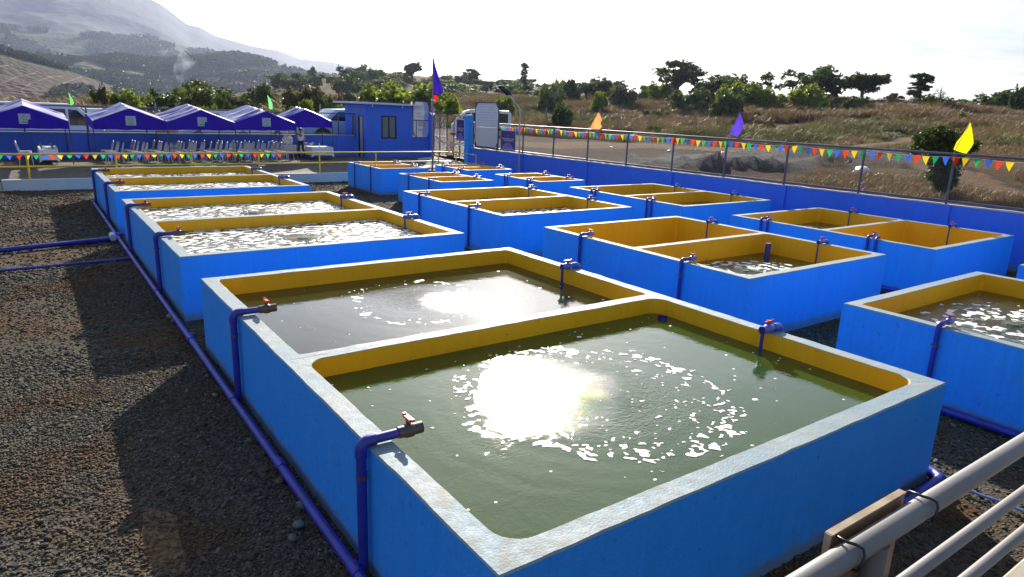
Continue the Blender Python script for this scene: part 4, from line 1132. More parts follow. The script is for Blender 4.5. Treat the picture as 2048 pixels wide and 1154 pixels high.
# notice boards and posters
def print_mat(name, bgc, ink, rows, seed):
    t = NT(name); v = t.coord('Generated', (1, 1, 1))
    s = t.new('ShaderNodeSeparateXYZ'); t.link(v, s.inputs[0])
    ln = t.math('FRACT', t.math('MULTIPLY', s.outputs['Z'], rows))
    lm = t.rng(t.math('ABSOLUTE', t.math('SUBTRACT', ln, .5)), .16, .22, 1, 0)
    wd = t.noise(t.coord('Generated', (60, 60, rows * .5)), 1, 2); 
    k = t.math('MULTIPLY', lm, t.rng(wd, .46, .52))
    edge_ = t.math('MULTIPLY', t.rng(s.outputs['Y'], .06, .1), t.rng(s.outputs['Y'], .9, .94, 1, 0))
    c = t.mix(t.math('MULTIPLY', t.math('MULTIPLY', k, edge_), .6), bgc, ink); t.pbr(c, .5, 0, None, .4); return t.m
def board_x(y0_, y1_, z0, z1, x, label, name, topm, lowm):
    t = thing(name, label, 'notice board', (x, y0_, 0))
    L = y1_ - y0_
    m = MB()
    for yy_ in (0, L - .05): m.box(-.03, .03, yy_, yy_ + .05, z0, z1)
    for zz in (z0, z1 - .05): m.box(-.029, .029, .05, L - .05, zz, zz + .05)
    obj('frame', m.mesh(), DSTEEL, t)
    zm = z0 + (z1 - z0) * .46
    def octa(za, zb, ct, cb_):
        c = .22; P_ = [(.05, za + (c if cb_ else 0)), (.05 + (c * .7 if cb_ else 0), za), (L - .05 - (c * .7 if cb_ else 0), za), (L - .05, za + (c if cb_ else 0)), (L - .05, zb - (c if ct else 0)), (L - .05 - (c * .7 if ct else 0), zb), (.05 + (c * .7 if ct else 0), zb), (.05, zb - (c if ct else 0))]
        return MB().prism(P_, -.02, -.008, 'x').mesh()
    obj('upper_sheet', octa(zm + .01, z1 - .05, True, False), topm, t); obj('lower_sheet', octa(z0 + .05, zm - .01, False, True), lowm, t)
    for (ya, za, yb_, zb) in ((.02, z0 + .30, .24, z0 + .02), (L - .02, z0 + .30, L - .24, z0 + .02), (.02, z1 - .30, .24, z1 - .02), (L - .02, z1 - .30, L - .24, z1 - .02)):
        obj('corner_brace', MB().tube([(-.035, ya, za), (-.035, yb_, zb)], .022, 6).mesh(), DSTEEL, t)
    return t
TARP = print_mat('white_tarpaulin', (.66, .66, .72), (.25, .25, .32), 9, 1)
TARP2 = print_mat('printed_tarpaulin', (.62, .61, .60), (.42, .42, .44), 26, 2)
board_x(28.27, 30.42, 1.47, 3.69, WX - .06, 'tall framed white notice board with rows of text on the right fence', 'notice_board', TARP, TARP2)
TARP3 = NT('blue_white_tarpaulin')
v = TARP3.coord('Generated'); nn = TARP3.noise(v, 2.2, 2, .4)
s = TARP3.new('ShaderNodeSeparateXYZ'); TARP3.link(v, s.inputs[0])
mk = TARP3.rng(TARP3.math('ADD', s.outputs['X'], TARP3.math('MULTIPLY', nn, .5)), .86, .9)
cc = TARP3.mix(mk, (.80, .78, .78), (.34, .38, .80))
TARP3.pbr(cc, .5)
bl = thing('hut_notice_board', 'tall framed blue and white notice board beside the hut', 'notice board', (18.05, 35.28, 0))
m = MB()
for xx in (0, 1.02): m.box(xx, xx + .045, -.03, .02, 1.66, 3.68)
for zz in (1.66, 2.60, 3.635): m.box(.045, 1.02, -.029, .019, zz, zz + .045)
m.box(.2, .235, -.05, -.031, 1.66, 2.62)
obj('frame', m.mesh(), DSTEEL, bl)
c = .2; obj('sheet', MB().prism([(.045, 1.70 + c), (.045 + .1, 1.71), (.92, 1.71), (1.02, 1.70 + c), (1.02, 3.63 - c), (.92, 3.63), (.145, 3.63), (.045, 3.63 - c)], -.010, .005, 'y').mesh(), TARP3.m, bl)
for sx in (0, 1):
    for (za, zb) in ((2.0, 1.68), (3.36, 3.66)): obj('corner_brace', MB().tube([((.02, -.04, za) if not sx else (1.045, -.04, za)), ((.17, -.04, zb) if not sx else (.90, -.04, zb))], .018, 6).mesh(), DSTEEL, bl)
for (u0, u1, z, hh) in ((.35, .80, 2.50, .06), (.33, .82, 2.40, .05), (.36, .80, 2.30, .05), (.2, .55, 2.98, .02), (.25, .75, 2.80, .03), (.35, .8, 2.12, .03), (.35, .8, 2.05, .02)):
    obj('text_line', MB().box(u0, u1, -.0125, -.0105, z, z + hh).mesh(), bpy.data.materials.get('grey_ink') or simple('grey_ink', (.25, .24, .32), .6, 0, .4, 40), bl)
PUR = simple('poster_purple', (.045, .025, .17), .4, 0, .3, 5); LIL = simple('poster_lilac', (.55, .45, .72), .5)
def poster(y0_, y1_, z0, z1, x, label):
    t = thing('event_poster', label, 'poster', (x, y0_, 0), 0, 'purple event posters'); L = y1_ - y0_; H = z1 - z0
    obj('border', MB().box(-.004, .004, 0, L, z0, z1).mesh(), LIL, t)
    obj('sheet', MB().box(-.0075, -.0045, .035, L - .035, z0 + .04, z1 - .04).mesh(), PUR, t)
    ink = bpy.data.materials.get('poster_ink') or simple('poster_ink', (.70, .66, .74), .5, 0, .1, 5)
    # two lines of heavy capitals (illegible in the photo: built as letter blocks), a small crest and a globe
    for row, (zz, nl, w_) in enumerate(((.535, 12, .80), (.445, 9, .66))):
        hh = .062 * H
        for i in range(nl):
            if row == 0 and i in (8,): continue
            u = (L - L * w_) / 2 + L * w_ * (nl - 1 - i) / nl
            g_ = MB(); lw = L * w_ / nl * .72; b = .28 * lw
            kd = (i * 7 + row * 3) % 4
            Z0 = z0 + zz * H
            g_.box(-.0105, -.0078, u, u + b, Z0, Z0 + hh)
            if kd in (0, 1): g_.box(-.0105, -.0078, u + lw - b, u + lw, Z0, Z0 + hh)
            if kd in (0, 2, 3): g_.box(-.0106, -.0079, u, u + lw, Z0 + hh - b * .8, Z0 + hh)
            if kd in (1, 2): g_.box(-.0107, -.0079, u, u + lw, Z0, Z0 + b * .8)
            if kd == 3: g_.box(-.0107, -.0079, u, u + lw, Z0 + hh * .4, Z0 + hh * .6)
            obj('letter', g_.mesh(), ink, t)
    cr = MB(); c = (L / 2, z0 + .72 * H)
    cr.prism([(c[0] + a_ * L, c[1] + b_ * H) for a_, b_ in ((-.15, -.02), (-.05, .0), (0, .05), (.05, 0), (.15, -.02), (.05, -.03), (-.05, -.03))], -.0102, -.0078, 'x'); obj('crest', cr.mesh(), simple('poster_teal', (.12, .22, .36), .5) if not bpy.data.materials.get('poster_teal') else bpy.data.materials['poster_teal'], t)
    gb = MB(); gb.prism([(L / 2 + math.cos(a_) * L * .36, z0 + .045 + max(0, math.sin(a_)) * H * .32) for a_ in [math.pi * q / 14 for q in range(15)]], -.0102, -.0078, 'x'); obj('globe', gb.mesh(), bpy.data.materials.get('poster_globe') or simple('poster_globe', (.20, .17, .42), .5, 0, .6, 12), t)
poster(26.72, 27.98, 1.49, 2.42, WX - .12, 'purple event poster on the mesh fence beside the white notice board')
poster(31.46, 32.28, 1.70, 2.80, WX - .08, 'purple event poster hung on the nearer gate leaf')
# ribbon with bouquet
rb = thing('ceremonial_ribbon', 'white ribbon with a flower bow stretched across the gate opening', 'ribbon', (WX - .05, 31.3, 0))
q = [onx(*p, WX - .05) - Vector((WX - .05, 31.3, 0)) for p in ((872, 273), (880, 281), (890, 286), (900, 289), (905, 290), (918, 288), (935, 285))]
m = MB(); n = len(q); m.add([p + Vector((0, 0, .05)) for p in q] + [p - Vector((0, 0, .05)) for p in q], [(i, i + 1, n + i + 1, n + i) for i in range(n - 1)]); obj('band', m.mesh(), WHITE, rb)
c = q[4]; m = MB()
for i in range(9): a_ = i * .7; m.ball((c.x - .05, c.y + .13 * math.cos(a_), c.z + .02 + .13 * math.sin(a_)), (.05, .075, .075), 7, 5)
obj('bow', m.mesh(), simple('peach_cloth', (.75, .48, .35), .7), rb)
obj('tail', MB().box(c.x - .04, c.x - .01, c.y - .05, c.y + .07, c.z - .5, c.z - .1).mesh(), simple('yellow_ribbon', (.8, .62, .05), .6), rb)

# ================================================================== GUARD HUT
hut = thing('guard_hut', 'small blue flat roofed guard hut with a dark framed window', 'hut', (15.2, 35.2, 0))
HB = WALLBLUE; zb, zt_ = .35, 3.40; W_, D_ = 2.79, 2.85
wx0, wx1, wz0, wz1 = .92, 1.82, 1.60, 2.82      # front window
m = MB()
for (a, b, c, d) in ((0, wx0, zb, 3.39), (wx1, W_, zb, 3.39), (wx0, wx1, zb, wz0), (wx0, wx1, wz1, 3.39)): m.box(a, b, 0, .14, c, d)
m.box(0, W_, D_ - .14, D_, zb, 3.33); m.box(W_ - .14, W_, .14, D_ - .14, zb, 3.36)
# left side with narrow window and door
dy0, dy1, sy0, sy1 = .30, .98, 1.35, 1.80
for (a, b, c, d) in ((.14, dy0, zb, 3.36), (dy1, sy0, zb, 3.36), (sy1, D_ - .14, zb, 3.36), (dy0, dy1, 2.80, 3.36), (sy0, sy1, zb, 1.55), (sy0, sy1, 2.80, 3.36)): m.box(0, .14, a, b, c, d)
obj('walls', m.mesh(), HB, hut)
m = MB(); m.prism([(-.62, 3.52), (-.62, 3.42), (3.35, 3.395), (3.35, 3.475)], -.35, D_ + .2, 'y'); obj('roof_slab', m.mesh(), simple('roof_lilac', (.62, .66, .85), .7, 0, .1, 2), hut)
for x in (.28, 2.05): obj('drip_pipe', MB().tube([(x, -.30, 3.26), (x, -.30, 3.42)], .02, 6).mesh(), WHITE, hut)
DKF = simple('dark_window_frame', (.012, .012, .016), .35)
GL = NT('window_glass'); GL.pbr((.16, .19, .22), .06, 0, None, .8); GL = GL.m
f = MB()
for (a, b, c, d) in ((wx0, wx1, wz0, wz0 + .07), (wx0, wx1, wz1 - .07, wz1), (wx0, wx0 + .07, wz0 + .07, wz1 - .07), (wx1 - .07, wx1, wz0 + .07, wz1 - .07), ((wx0 + wx1) / 2 - .025, (wx0 + wx1) / 2 + .025, wz0 + .07, wz1 - .07)): f.box(a, b, -.02, .08, c, d)
wf = obj('window', f.mesh(), DKF, hut)
for a, b in ((wx0 + .07, (wx0 + wx1) / 2 - .025), ((wx0 + wx1) / 2 + .025, wx1 - .07)): obj('pane', MB().box(a, b, .03, .04, wz0 + .07, wz1 - .07).mesh(), GL, wf)
f = MB()
for (a, b, c, d) in ((sy0, sy1, 1.55, 1.61), (sy0, sy1, 2.74, 2.80), (sy0, sy0 + .06, 1.61, 2.74), (sy1 - .06, sy1, 1.61, 2.74)): f.box(-.015, .08, a, b, c, d)
wf = obj('side_window', f.mesh(), DKF, hut); obj('pane', MB().box(.03, .04, sy0 + .06, sy1 - .06, 1.61, 2.74).mesh(), GL, wf)
f = MB(); f.box(-.015, .05, dy0, dy0 + .06, zb, 2.8); f.box(-.015, .05, dy1 - .06, dy1, zb, 2.8); f.box(-.015, .05, dy0 + .06, dy1 - .06, 2.74, 2.8)
df = obj('door_frame', f.mesh(), DKF, hut); obj('door', MB().box(-.02, .02, dy0 + .07, dy0 + .42, zb, 2.74).mesh(), simple('grey_door', (.30, .33, .38), .5), df)
obj('floor', MB().box(.14, W_ - .14, .14, D_ - .14, .3, .62).mesh(), CONC, hut)

# ================================================================== TENTS
def m_tent():
    t = NT('purple_canvas'); v = t.coord('Object')
    w = t.noise(v, 1.5, 3)
    c = t.mix(t.rng(w, .3, .7), (.026, .008, .36), (.036, .011, .46))
    d = t.new('ShaderNodeBsdfPrincipled'); t.link(c, d.inputs['Base Color']); d.inputs['Roughness'].default_value = .7
    d.inputs['Specular IOR Level'].default_value = .15
    tr = t.new('ShaderNodeBsdfTranslucent'); t.link(c, tr.inputs[0])
    mx_ = t.new('ShaderNodeMixShader'); mx_.inputs[0].default_value = .10
    t.link(d.outputs[0], mx_.inputs[1]); t.link(tr.outputs[0], mx_.inputs[2]); t.link(mx_.outputs[0], t.out.inputs[0]); return t.m
TENT = m_tent()
def m_roof():
    t = NT('striped_canvas_roof'); v = t.coord('Object', (.30, 2.1, .2)); w = t.noise(v, 1.6, 3, .5, .3)
    c = t.mix(t.rng(w, .44, .54), (.050, .020, .36), (.60, .56, .72))  # pale stripes across the roof slopes
    c = t.mix(t.rng(t.noise(t.coord('Object'), 6, 4, .6), .5, .8, 0, .4), c, (.16, .11, .30))
    t.pbr(c, .35, 0, None, .55); return t.m
ROOFM = m_roof()
FADE = simple('sun_faded_canvas', (.34, .29, .50), .38, 0, .2, 4)
LOGO = simple('logo_sheet', (.36, .46, .50), .5, 0, .05, 4); LINK = simple('logo_ink', (.05, .16, .15), .5)
def tent(cx, hw, y, zs, label, logo=True, depth=3.25, back=.22):
    ze, zp, zv = zs
    t = thing('canopy_tent', label, 'tent', (cx, y, 0), 0, 'purple canopy tents in a row')
    # roof: each slope a sheet pulled into folds that run from eave to ridge
    n = 40; mrow = 14
    us = np.linspace(0, 1, n + 1); V = []; F = []
    r2_ = np.random.default_rng(int(cx * 100) % 997 + 5)
    ph = r2_.uniform(0, 6, 5)
    for side in (-1, 1):
        b = len(V)
        for j in range(mrow + 1):
            s = j / mrow              # eave -> ridge
            for i, u in enumerate(us):
                yy_ = u * depth
                x = side * hw * (1 - s)
                e0 = ze + back * u * 1.1; p0 = zp + back * u
                z = e0 + (p0 - e0) * s
                fold = .050 * math.sin(u * 21 + ph[0] + s * 1.2) + .028 * math.sin(u * 37 + ph[1] - s * 2) + .020 * math.sin(u * 11 + ph[2])
                z += fold * (.25 + math.sin(math.pi * min(1, s * .9 + .08)) * .9) - .05 * math.sin(math.pi * s)
                V.append((x, yy_, z))
        for j in range(mrow):
            for i in range(n):
                q = (b + j * (n + 1) + i, b + j * (n + 1) + i + 1, b + (j + 1) * (n + 1) + i + 1, b + (j + 1) * (n + 1) + i)
                F.append(q if side < 0 else q[::-1])
    obj('roof', npmesh('roof', np.array(V), np.array(F)[:, ::-1], True), [ROOFM], t)
    # gable and valance
    m = MB(); k = 9
    row = [(-hw + 2 * hw * i / k) for i in range(k + 1)]
    tp = [(x, -.004 - .012 * math.sin(x * 4), zp - (zp - ze) * abs(x) / hw) for x in row]; bt = [(x, -.02 - .03 * math.sin(x * 5 + cx), zv + .012 * math.sin(x * 7)) for x in row]
    tp.insert(5, (0, -.004, zp)); bt.insert(5, (0, -.02, zv))
    m.add(tp + bt, [(i, i + 1, len(tp) + i + 1, len(tp) + i) for i in range(len(tp) - 1)]); obj('gable', m.mesh(), TENT, t)
    for s in (-1, 1):
        m = MB(); m.add([(s * hw, 0, ze), (s * hw, depth, ze + back), (s * (hw + .02), depth, zv + back * .8), (s * (hw + .02), 0, zv)], [(0, 1, 2, 3)]); obj('side_valance', m.mesh(), TENT, t)
    for x in (-hw, hw):
        for y_ in (.02, depth): obj('leg', MB().tube([(x, y_, .45), (x, y_, ze - .02 + (back if y_ > 1 else 0))], .020, 6).mesh(), DSTEEL, t)
    obj('front_bar', MB().tube([(-hw, .03, zv + .12), (hw, .03, zv + .12)], .018, 6).mesh(), DSTEEL, t)
    if logo:
        z0 = zp - .50; s_ = .19
        lg = obj('logo_panel', MB().box(-s_, s_, -.030, -.026, z0 - s_, z0 + s_).mesh(), LOGO, t)
        m = MB()
        for a in range(5):
            an = math.pi / 2 + a * 2 * math.pi / 5 + .2
            for da in (-.36, .36):
                p0 = (math.cos(an) * .115, math.sin(an) * .115 + .03); p1 = (math.cos(an + da) * .045, math.sin(an + da) * .045 + .03)
                m.tube([(p0[0], -.034, z0 + p0[1]), (p1[0], -.034, z0 + p1[1])], .009, 4)
        m.box(-.11, .11, -.034, -.031, z0 - .145, z0 - .115)
        obj('star_mark', m.mesh(), LINK, lg)
    return t
tent(.18, 1.42, 32.95, (2.30, 2.86, 1.99), 'leftmost purple canopy tent, cut by the photo edge, over a dining table')
tent(3.80, 1.375, 32.95, (2.32, 2.86, 1.99), 'purple canopy tent second from the left, right of the gap with the parked van')
tent(6.57, 1.385, 32.95, (2.34, 2.88, 2.01), 'purple canopy tent in the middle of the row')
tent(9.34, 1.375, 32.95, (2.38, 2.91, 2.04), 'purple canopy tent second from the right of the row')
tent(11.84, 1.35, 34.8, (2.46, 3.03, 2.14), 'rightmost purple tent without a logo panel, set back beside the hut', False, 1.48, .10)

# ================================================================== CHAIRS, TABLES, PERSON
CH = simple('white_plastic', (.42, .44, .50), .38, 0, .05, 5)
CHB = simple('beige_plastic', (.60, .52, .34), .4, 0, .05, 5)
def chair_parts():
    """faces -X; seat height .36, back height .72"""
    out = []
    s = MB(); s.cbox(-.19, .17, -.18, .18, .335, .365, .02); out.append(('seat', s.mesh()))
    b = MB(); arch = []
    for k in range(13):
        a = math.pi * k / 12
        yv = .165 * math.cos(a); zv = .54 + .17 * math.sin(a) if 0 < k < 12 else .54
        arch.append((.17 + (zv - .36) * .22, yv, zv))
    arch = [(.16, .165, .36)] + arch + [(.16, -.165, .36)]
    b.tube(arch, .016, 6)
    for yv in (-.09, -.03, .03, .09): b.tube([(.165, yv, .37), (.175 + .30 * .22, yv, .68 - abs(yv) * .35)], .010, 5)
    out.append(('backrest', b.mesh()))
    for sx, sy in ((-1, -1), (-1, 1), (1, -1), (1, 1)):
        l = MB(); l.tube([(sx * .16, sy * .155, .345), (sx * .19 + .01, sy * .19, 0)], [.022, .014], 6); out.append(('leg', l.mesh()))
    return out
CP = chair_parts()
def chair(x, y, rz, label, mat=CH, group='white plastic chairs in rows under the tents', s=1.16):
    key = 'cp' + mat.name
    ms = cached(key, lambda: [(n_, (m_ if mat is CH else m_.copy())) for n_, m_ in CP])
    t = thing('plastic_chair', label, 'chair', (x, y, float(terr_z(x, y)) + .02), rz, group, s)
    for n_, m_ in ms: obj(n_, m_, mat, t)
colx = [3.15, 4.05, 4.95, 5.75, 6.4, 7.05, 7.7, 8.35, 8.95, 9.6, 10.3]
colw = ['first', 'second', 'third', 'fourth', 'fifth', 'sixth', 'seventh', 'eighth', 'ninth', 'tenth', 'last']
roww = ['front row', 'second row', 'third row', 'fourth row', 'back row']
for ci, x in enumerate(colx):
    for ri in range(5):
        if ci == 0 and ri == 4: continue
        if (ci, ri) in ((3, 4), (5, 3)): continue
        y = 33.15 + ri * .60 + rnd.uniform(-.05, .05)
        rz = rnd.uniform(-.12, .12) + (0 if ci < 9 else -1.15 if ci == 10 else -.5)
        mat = CHB if (ci, ri) == (7, 4) else CH
        chair(x - ri * .06 + rnd.uniform(-.05, .05), y, rz, ('beige plastic chair in the back row among white ones' if mat is CHB else 'white plastic chair in %s under the tents, %s from the left' % (roww[ri], colw[ci])), mat)
for i, y in enumerate((32.7, 33.3, 33.9, 34.5)): chair(.05, y, math.pi, 'white plastic chair left of the dining table, %s from the front' % ('first', 'second', 'third', 'fourth')[i], CH, 'chairs at the dining table')
def table(x0, x1, y0, y1, h, label, mat=None, drop=.42, z0=.6):
    t = lab(obj('tablecloth', None, None, None, (x0, y0, z0)), label, 'table')
    m = MB(); W2, D2_ = x1 - x0, y1 - y0
    per = []
    for (ax, ay, bx_, by) in ((0, 0, W2, 0), (W2, 0, W2, D2_), (W2, D2_, 0, D2_), (0, D2_, 0, 0)):
        k = 8
        for i in range(k): per.append((ax + (bx_ - ax) * i / k, ay + (by - ay) * i / k))
    n = len(per); cx, cy = W2 / 2, D2_ / 2
    vs = [(*p, h) for p in per]
    lo = []
    for i, p in enumerate(per):
        o_ = .03 + .02 * math.sin(i * 2.4); dx = 1 if p[0] >= W2 else -1 if p[0] <= 0 else 0; dy = 1 if p[1] >= D2_ else -1 if p[1] <= 0 else 0
        c = .10 if dx and dy else 0
        lo.append((p[0] + dx * o_, p[1] + dy * o_, h - drop - c))
    m.add(vs + lo, [tuple(range(n))] + [(i, n + i, n + (i + 1) % n, (i + 1) % n) for i in range(n)])
    obj('cloth', m.mesh(), mat or bpy.data.materials.get('white_cloth') or simple('white_cloth', (.72, .72, .80), .7, 0, .05, 3), t)
    for x in (.08, W2 - .08):
        for y in (.08, D2_ - .08): obj('leg', MB().tube([(x, y, 0), (x, y, h - .02)], .015, 6).mesh(), DSTEEL, t)
    return t
table(.50, 1.12, 32.9, 35.1, .60, 'narrow dining table under a white cloth set with glasses, below the leftmost tent')
for i in range(10):
    x, y = .60 + (i % 2) * .36, 33.1 + (i // 2) * .42
    lab(obj('drinking_glass', cached('glass', lambda: MB().tube([(0, 0, 0), (0, 0, .13)], [.025, .032], 8).mesh()), GL, None, (x, y, 1.2005)), 'drinking glass on the narrow dining table', 'glass', 'glasses on the dining table')
    lab(obj('plate', cached('plate', lambda: MB().tube([(0, 0, 0), (0, 0, .012)], [.07, .10], 14).mesh()), WHITE, None, (x + .09, y + .16, 1.2005)), 'white plate on the narrow dining table', 'plate', 'plates on the dining table')
ta = ony(567, 287, 35.3); tb = ony(618, 287, 35.3)
table(ta.x, tb.x, 35.2, 35.8, .62, 'long white clothed buffet table behind the standing person', drop=.40)
ta = ony(618, 290, 34.3); tb = ony(664, 293, 34.3)
t = table(ta.x, tb.x - .1, 33.9, 34.9, .62, 'white clothed table to the right of the standing person, one corner hanging low', drop=.40)
b_ = thing('water_bottle', 'clear water bottle standing on the right clothed table', 'bottle', ((ta.x + tb.x) / 2 - .1, 34.2, 1.222)); obj('body', MB().tube([(0, 0, 0), (0, 0, .13), (0, 0, .17), (0, 0, .20)], [.03, .03, .014, .014], 8).mesh(), WHITE, b_)
for i, (px, w_, h_, c, l) in enumerate(((612, .16, .14, (.25, .30, .5), 'blue food container'), (621, .2, .10, (.55, .58, .62), 'crumpled foil tray'), (625, .16, .13, (.28, .30, .08), 'olive green box'), (607, .12, .12, (.6, .1, .1), 'red container'))):
    q = ony(px, 283, 35.4)
    lab(obj('food_container', MB().tube([(0, 0, 0), (0, 0, h_)], [w_ * .42, w_ * .5], 10).mesh(), simple('tray_%d' % i, c, .5), None, (q.x, 35.4, 1.222)), l + ' on the buffet table by the person', 'container')
# plastic bag ball
q = ony(575, 280, 33.6)
bm = bmesh.new(); bmesh.ops.create_icosphere(bm, subdivisions=3, radius=.24)
for v in bm.verts: v.co *= 1 + (float(vnoise(v.co.x * 14 + 9, v.co.z * 14 + v.co.y * 9)) - .5) * .5
me = bpy.data.meshes.new('bag'); bm.to_mesh(me); bm.free()
lab(obj('plastic_bag', me, simple('white_plastic_film', (.75, .74, .66), .25, 0, .2, 9), None, q), 'large crumpled white plastic bag hanging on a tent leg near the person', 'bag')
# stand fans
def fan(px, py, y, label):
    q = ony(px, py, y); t = thing('stand_fan', label, 'fan', (q.x, y, .6), .4, 'stand fans among the chairs'); h = q.z - .6
    obj('stand', MB().tube([(0, 0, 0), (0, 0, h)], .014, 6).mesh(), DSTEEL, t); obj('base', MB().tube([(0, 0, 0), (0, 0, .03)], .17, 14).mesh(), DSTEEL, t)
    obj('motor', MB().ball((-.03, .10, h), (.09, .10, .09), 10, 7).mesh(), WHITE, t)
    m = MB()
    for k in range(20):
        a = k * math.pi / 10; m.tube([(.03 * math.cos(a), -.06, h + .03 * math.sin(a)), (.17 * math.cos(a), -.07, h + .17 * math.sin(a)), (.21 * math.cos(a), 0, h + .21 * math.sin(a)), (.10 * math.cos(a), .06, h + .10 * math.sin(a))], .005, 4)
    m.tube([(.21 * math.cos(k * .35), 0, h + .21 * math.sin(k * .35)) for k in range(19)], .007, 4); obj('grille', m.mesh(), GALV, t)
    m = MB()
    for k in range(3):
        a = k * 2.09; m.add([(0, -.01, h), (.16 * math.cos(a), -.03, h + .16 * math.sin(a)), (.16 * math.cos(a + .7), .01, h + .16 * math.sin(a + .7))], [(0, 1, 2)])
    obj('blade', m.mesh(), WHITE, t)
fan(347, 294, 33.0, 'stand fan with white motor among the chairs below the middle tent')
fan(466, 300, 33.0, 'lower stand fan half hidden among the chairs near the right tents')
# person leaning over the buffet table
def person(x, y, z, rz, h, label):
    t = thing('person', label, 'person', (x, y, z), rz)
    k = h / 1.7
    J = {'pel': (0, 0, .92), 'waist': (.01, .02, 1.05), 'chest': (.0, .10, 1.27), 'neck': (0, .17, 1.43), 'headb': (0, .21, 1.50), 'head': (0, .24, 1.60),
         'hl': (-.09, 0, .90), 'kl': (-.12, .03, .50), 'al': (-.16, -.04, .08), 'tl': (-.17, .10, .03), 'hr': (.09, 0, .90), 'kr': (.13, .0, .50), 'ar': (.20, -.08, .08), 'tr': (.22, .07, .03),
         'sl': (-.17, .14, 1.36), 'el': (-.24, .24, 1.12), 'wl': (-.20, .44, .98), 'fl': (-.19, .52, .95), 'sr': (.17, .14, 1.36), 'er': (.25, .25, 1.13), 'wr': (.20, .46, 1.0), 'fr': (.19, .54, .97)}
    rad = {'pel': .125, 'waist': .115, 'chest': .135, 'neck': .055, 'headb': .06, 'head': .088, 'hl': .09, 'kl': .06, 'al': .045, 'tl': .04, 'hr': .09, 'kr': .06, 'ar': .045, 'tr': .04, 'sl': .055, 'el': .040, 'wl': .028, 'fl': .03, 'sr': .055, 'er': .040, 'wr': .028, 'fr': .03}
    E_ = [('pel', 'waist'), ('waist', 'chest'), ('chest', 'neck'), ('neck', 'headb'), ('headb', 'head'), ('pel', 'hl'), ('hl', 'kl'), ('kl', 'al'), ('al', 'tl'), ('pel', 'hr'), ('hr', 'kr'), ('kr', 'ar'), ('ar', 'tr'), ('chest', 'sl'), ('sl', 'el'), ('el', 'wl'), ('wl', 'fl'), ('chest', 'sr'), ('sr', 'er'), ('er', 'wr'), ('wr', 'fr')]
    names = list(J); ix = {n: i for i, n in enumerate(names)}
    def skin(nm, keep, grow, mat, sub=1):
        vs = [n for n in names if n in keep]; id2 = {n: i for i, n in enumerate(vs)}
        me = bpy.data.meshes.new(nm); me.from_pydata([Vector(J[n]) * k for n in vs], [(id2[a], id2[b]) for a, b in E_ if a in id2 and b in id2], [])
        o = obj(nm, me, mat, t)
        md = o.modifiers.new('skin', 'SKIN')
        bm = bmesh.new(); bm.from_mesh(me); ly = bm.verts.layers.skin.verify(); bm.verts.ensure_lookup_table()
        for i, n in enumerate(vs): bm.verts[i][ly].radius = (rad[n] * grow * k,) * 2; bm.verts[i][ly].use_root = (i == 0)
        bm.to_mesh(me); bm.free()
        o.modifiers.new('sub', 'SUBSURF').levels = 2; o.modifiers['sub'].render_levels = 2
        return o
    skin('body', set(names), .93, simple('skin', (.28, .15, .09), .5))
    skin('shirt', {'pel', 'waist', 'chest', 'sl', 'sr', 'neck'}, 1.12, simple('white_tshirt', (.62, .62, .68), .8))
    skin('trousers', {'pel', 'hl', 'kl', 'al', 'hr', 'kr', 'ar'}, 1.10, simple('dark_trousers', (.015, .018, .05), .8))
    m = MB(); c = Vector(J['head']) * k; m.ball((c.x, c.y - .015, c.z + .03), (.092 * k, .10 * k, .095 * k), 12, 8); obj('hair', m.mesh(), simple('black_hair', (.01, .008, .007), .5), t)
q = ony(600, 300, 34.9)
person(q.x + .05, 34.9, .60, -.35, 1.50, 'person in a white t-shirt and dark trousers leaning over the buffet table, seen from behind')

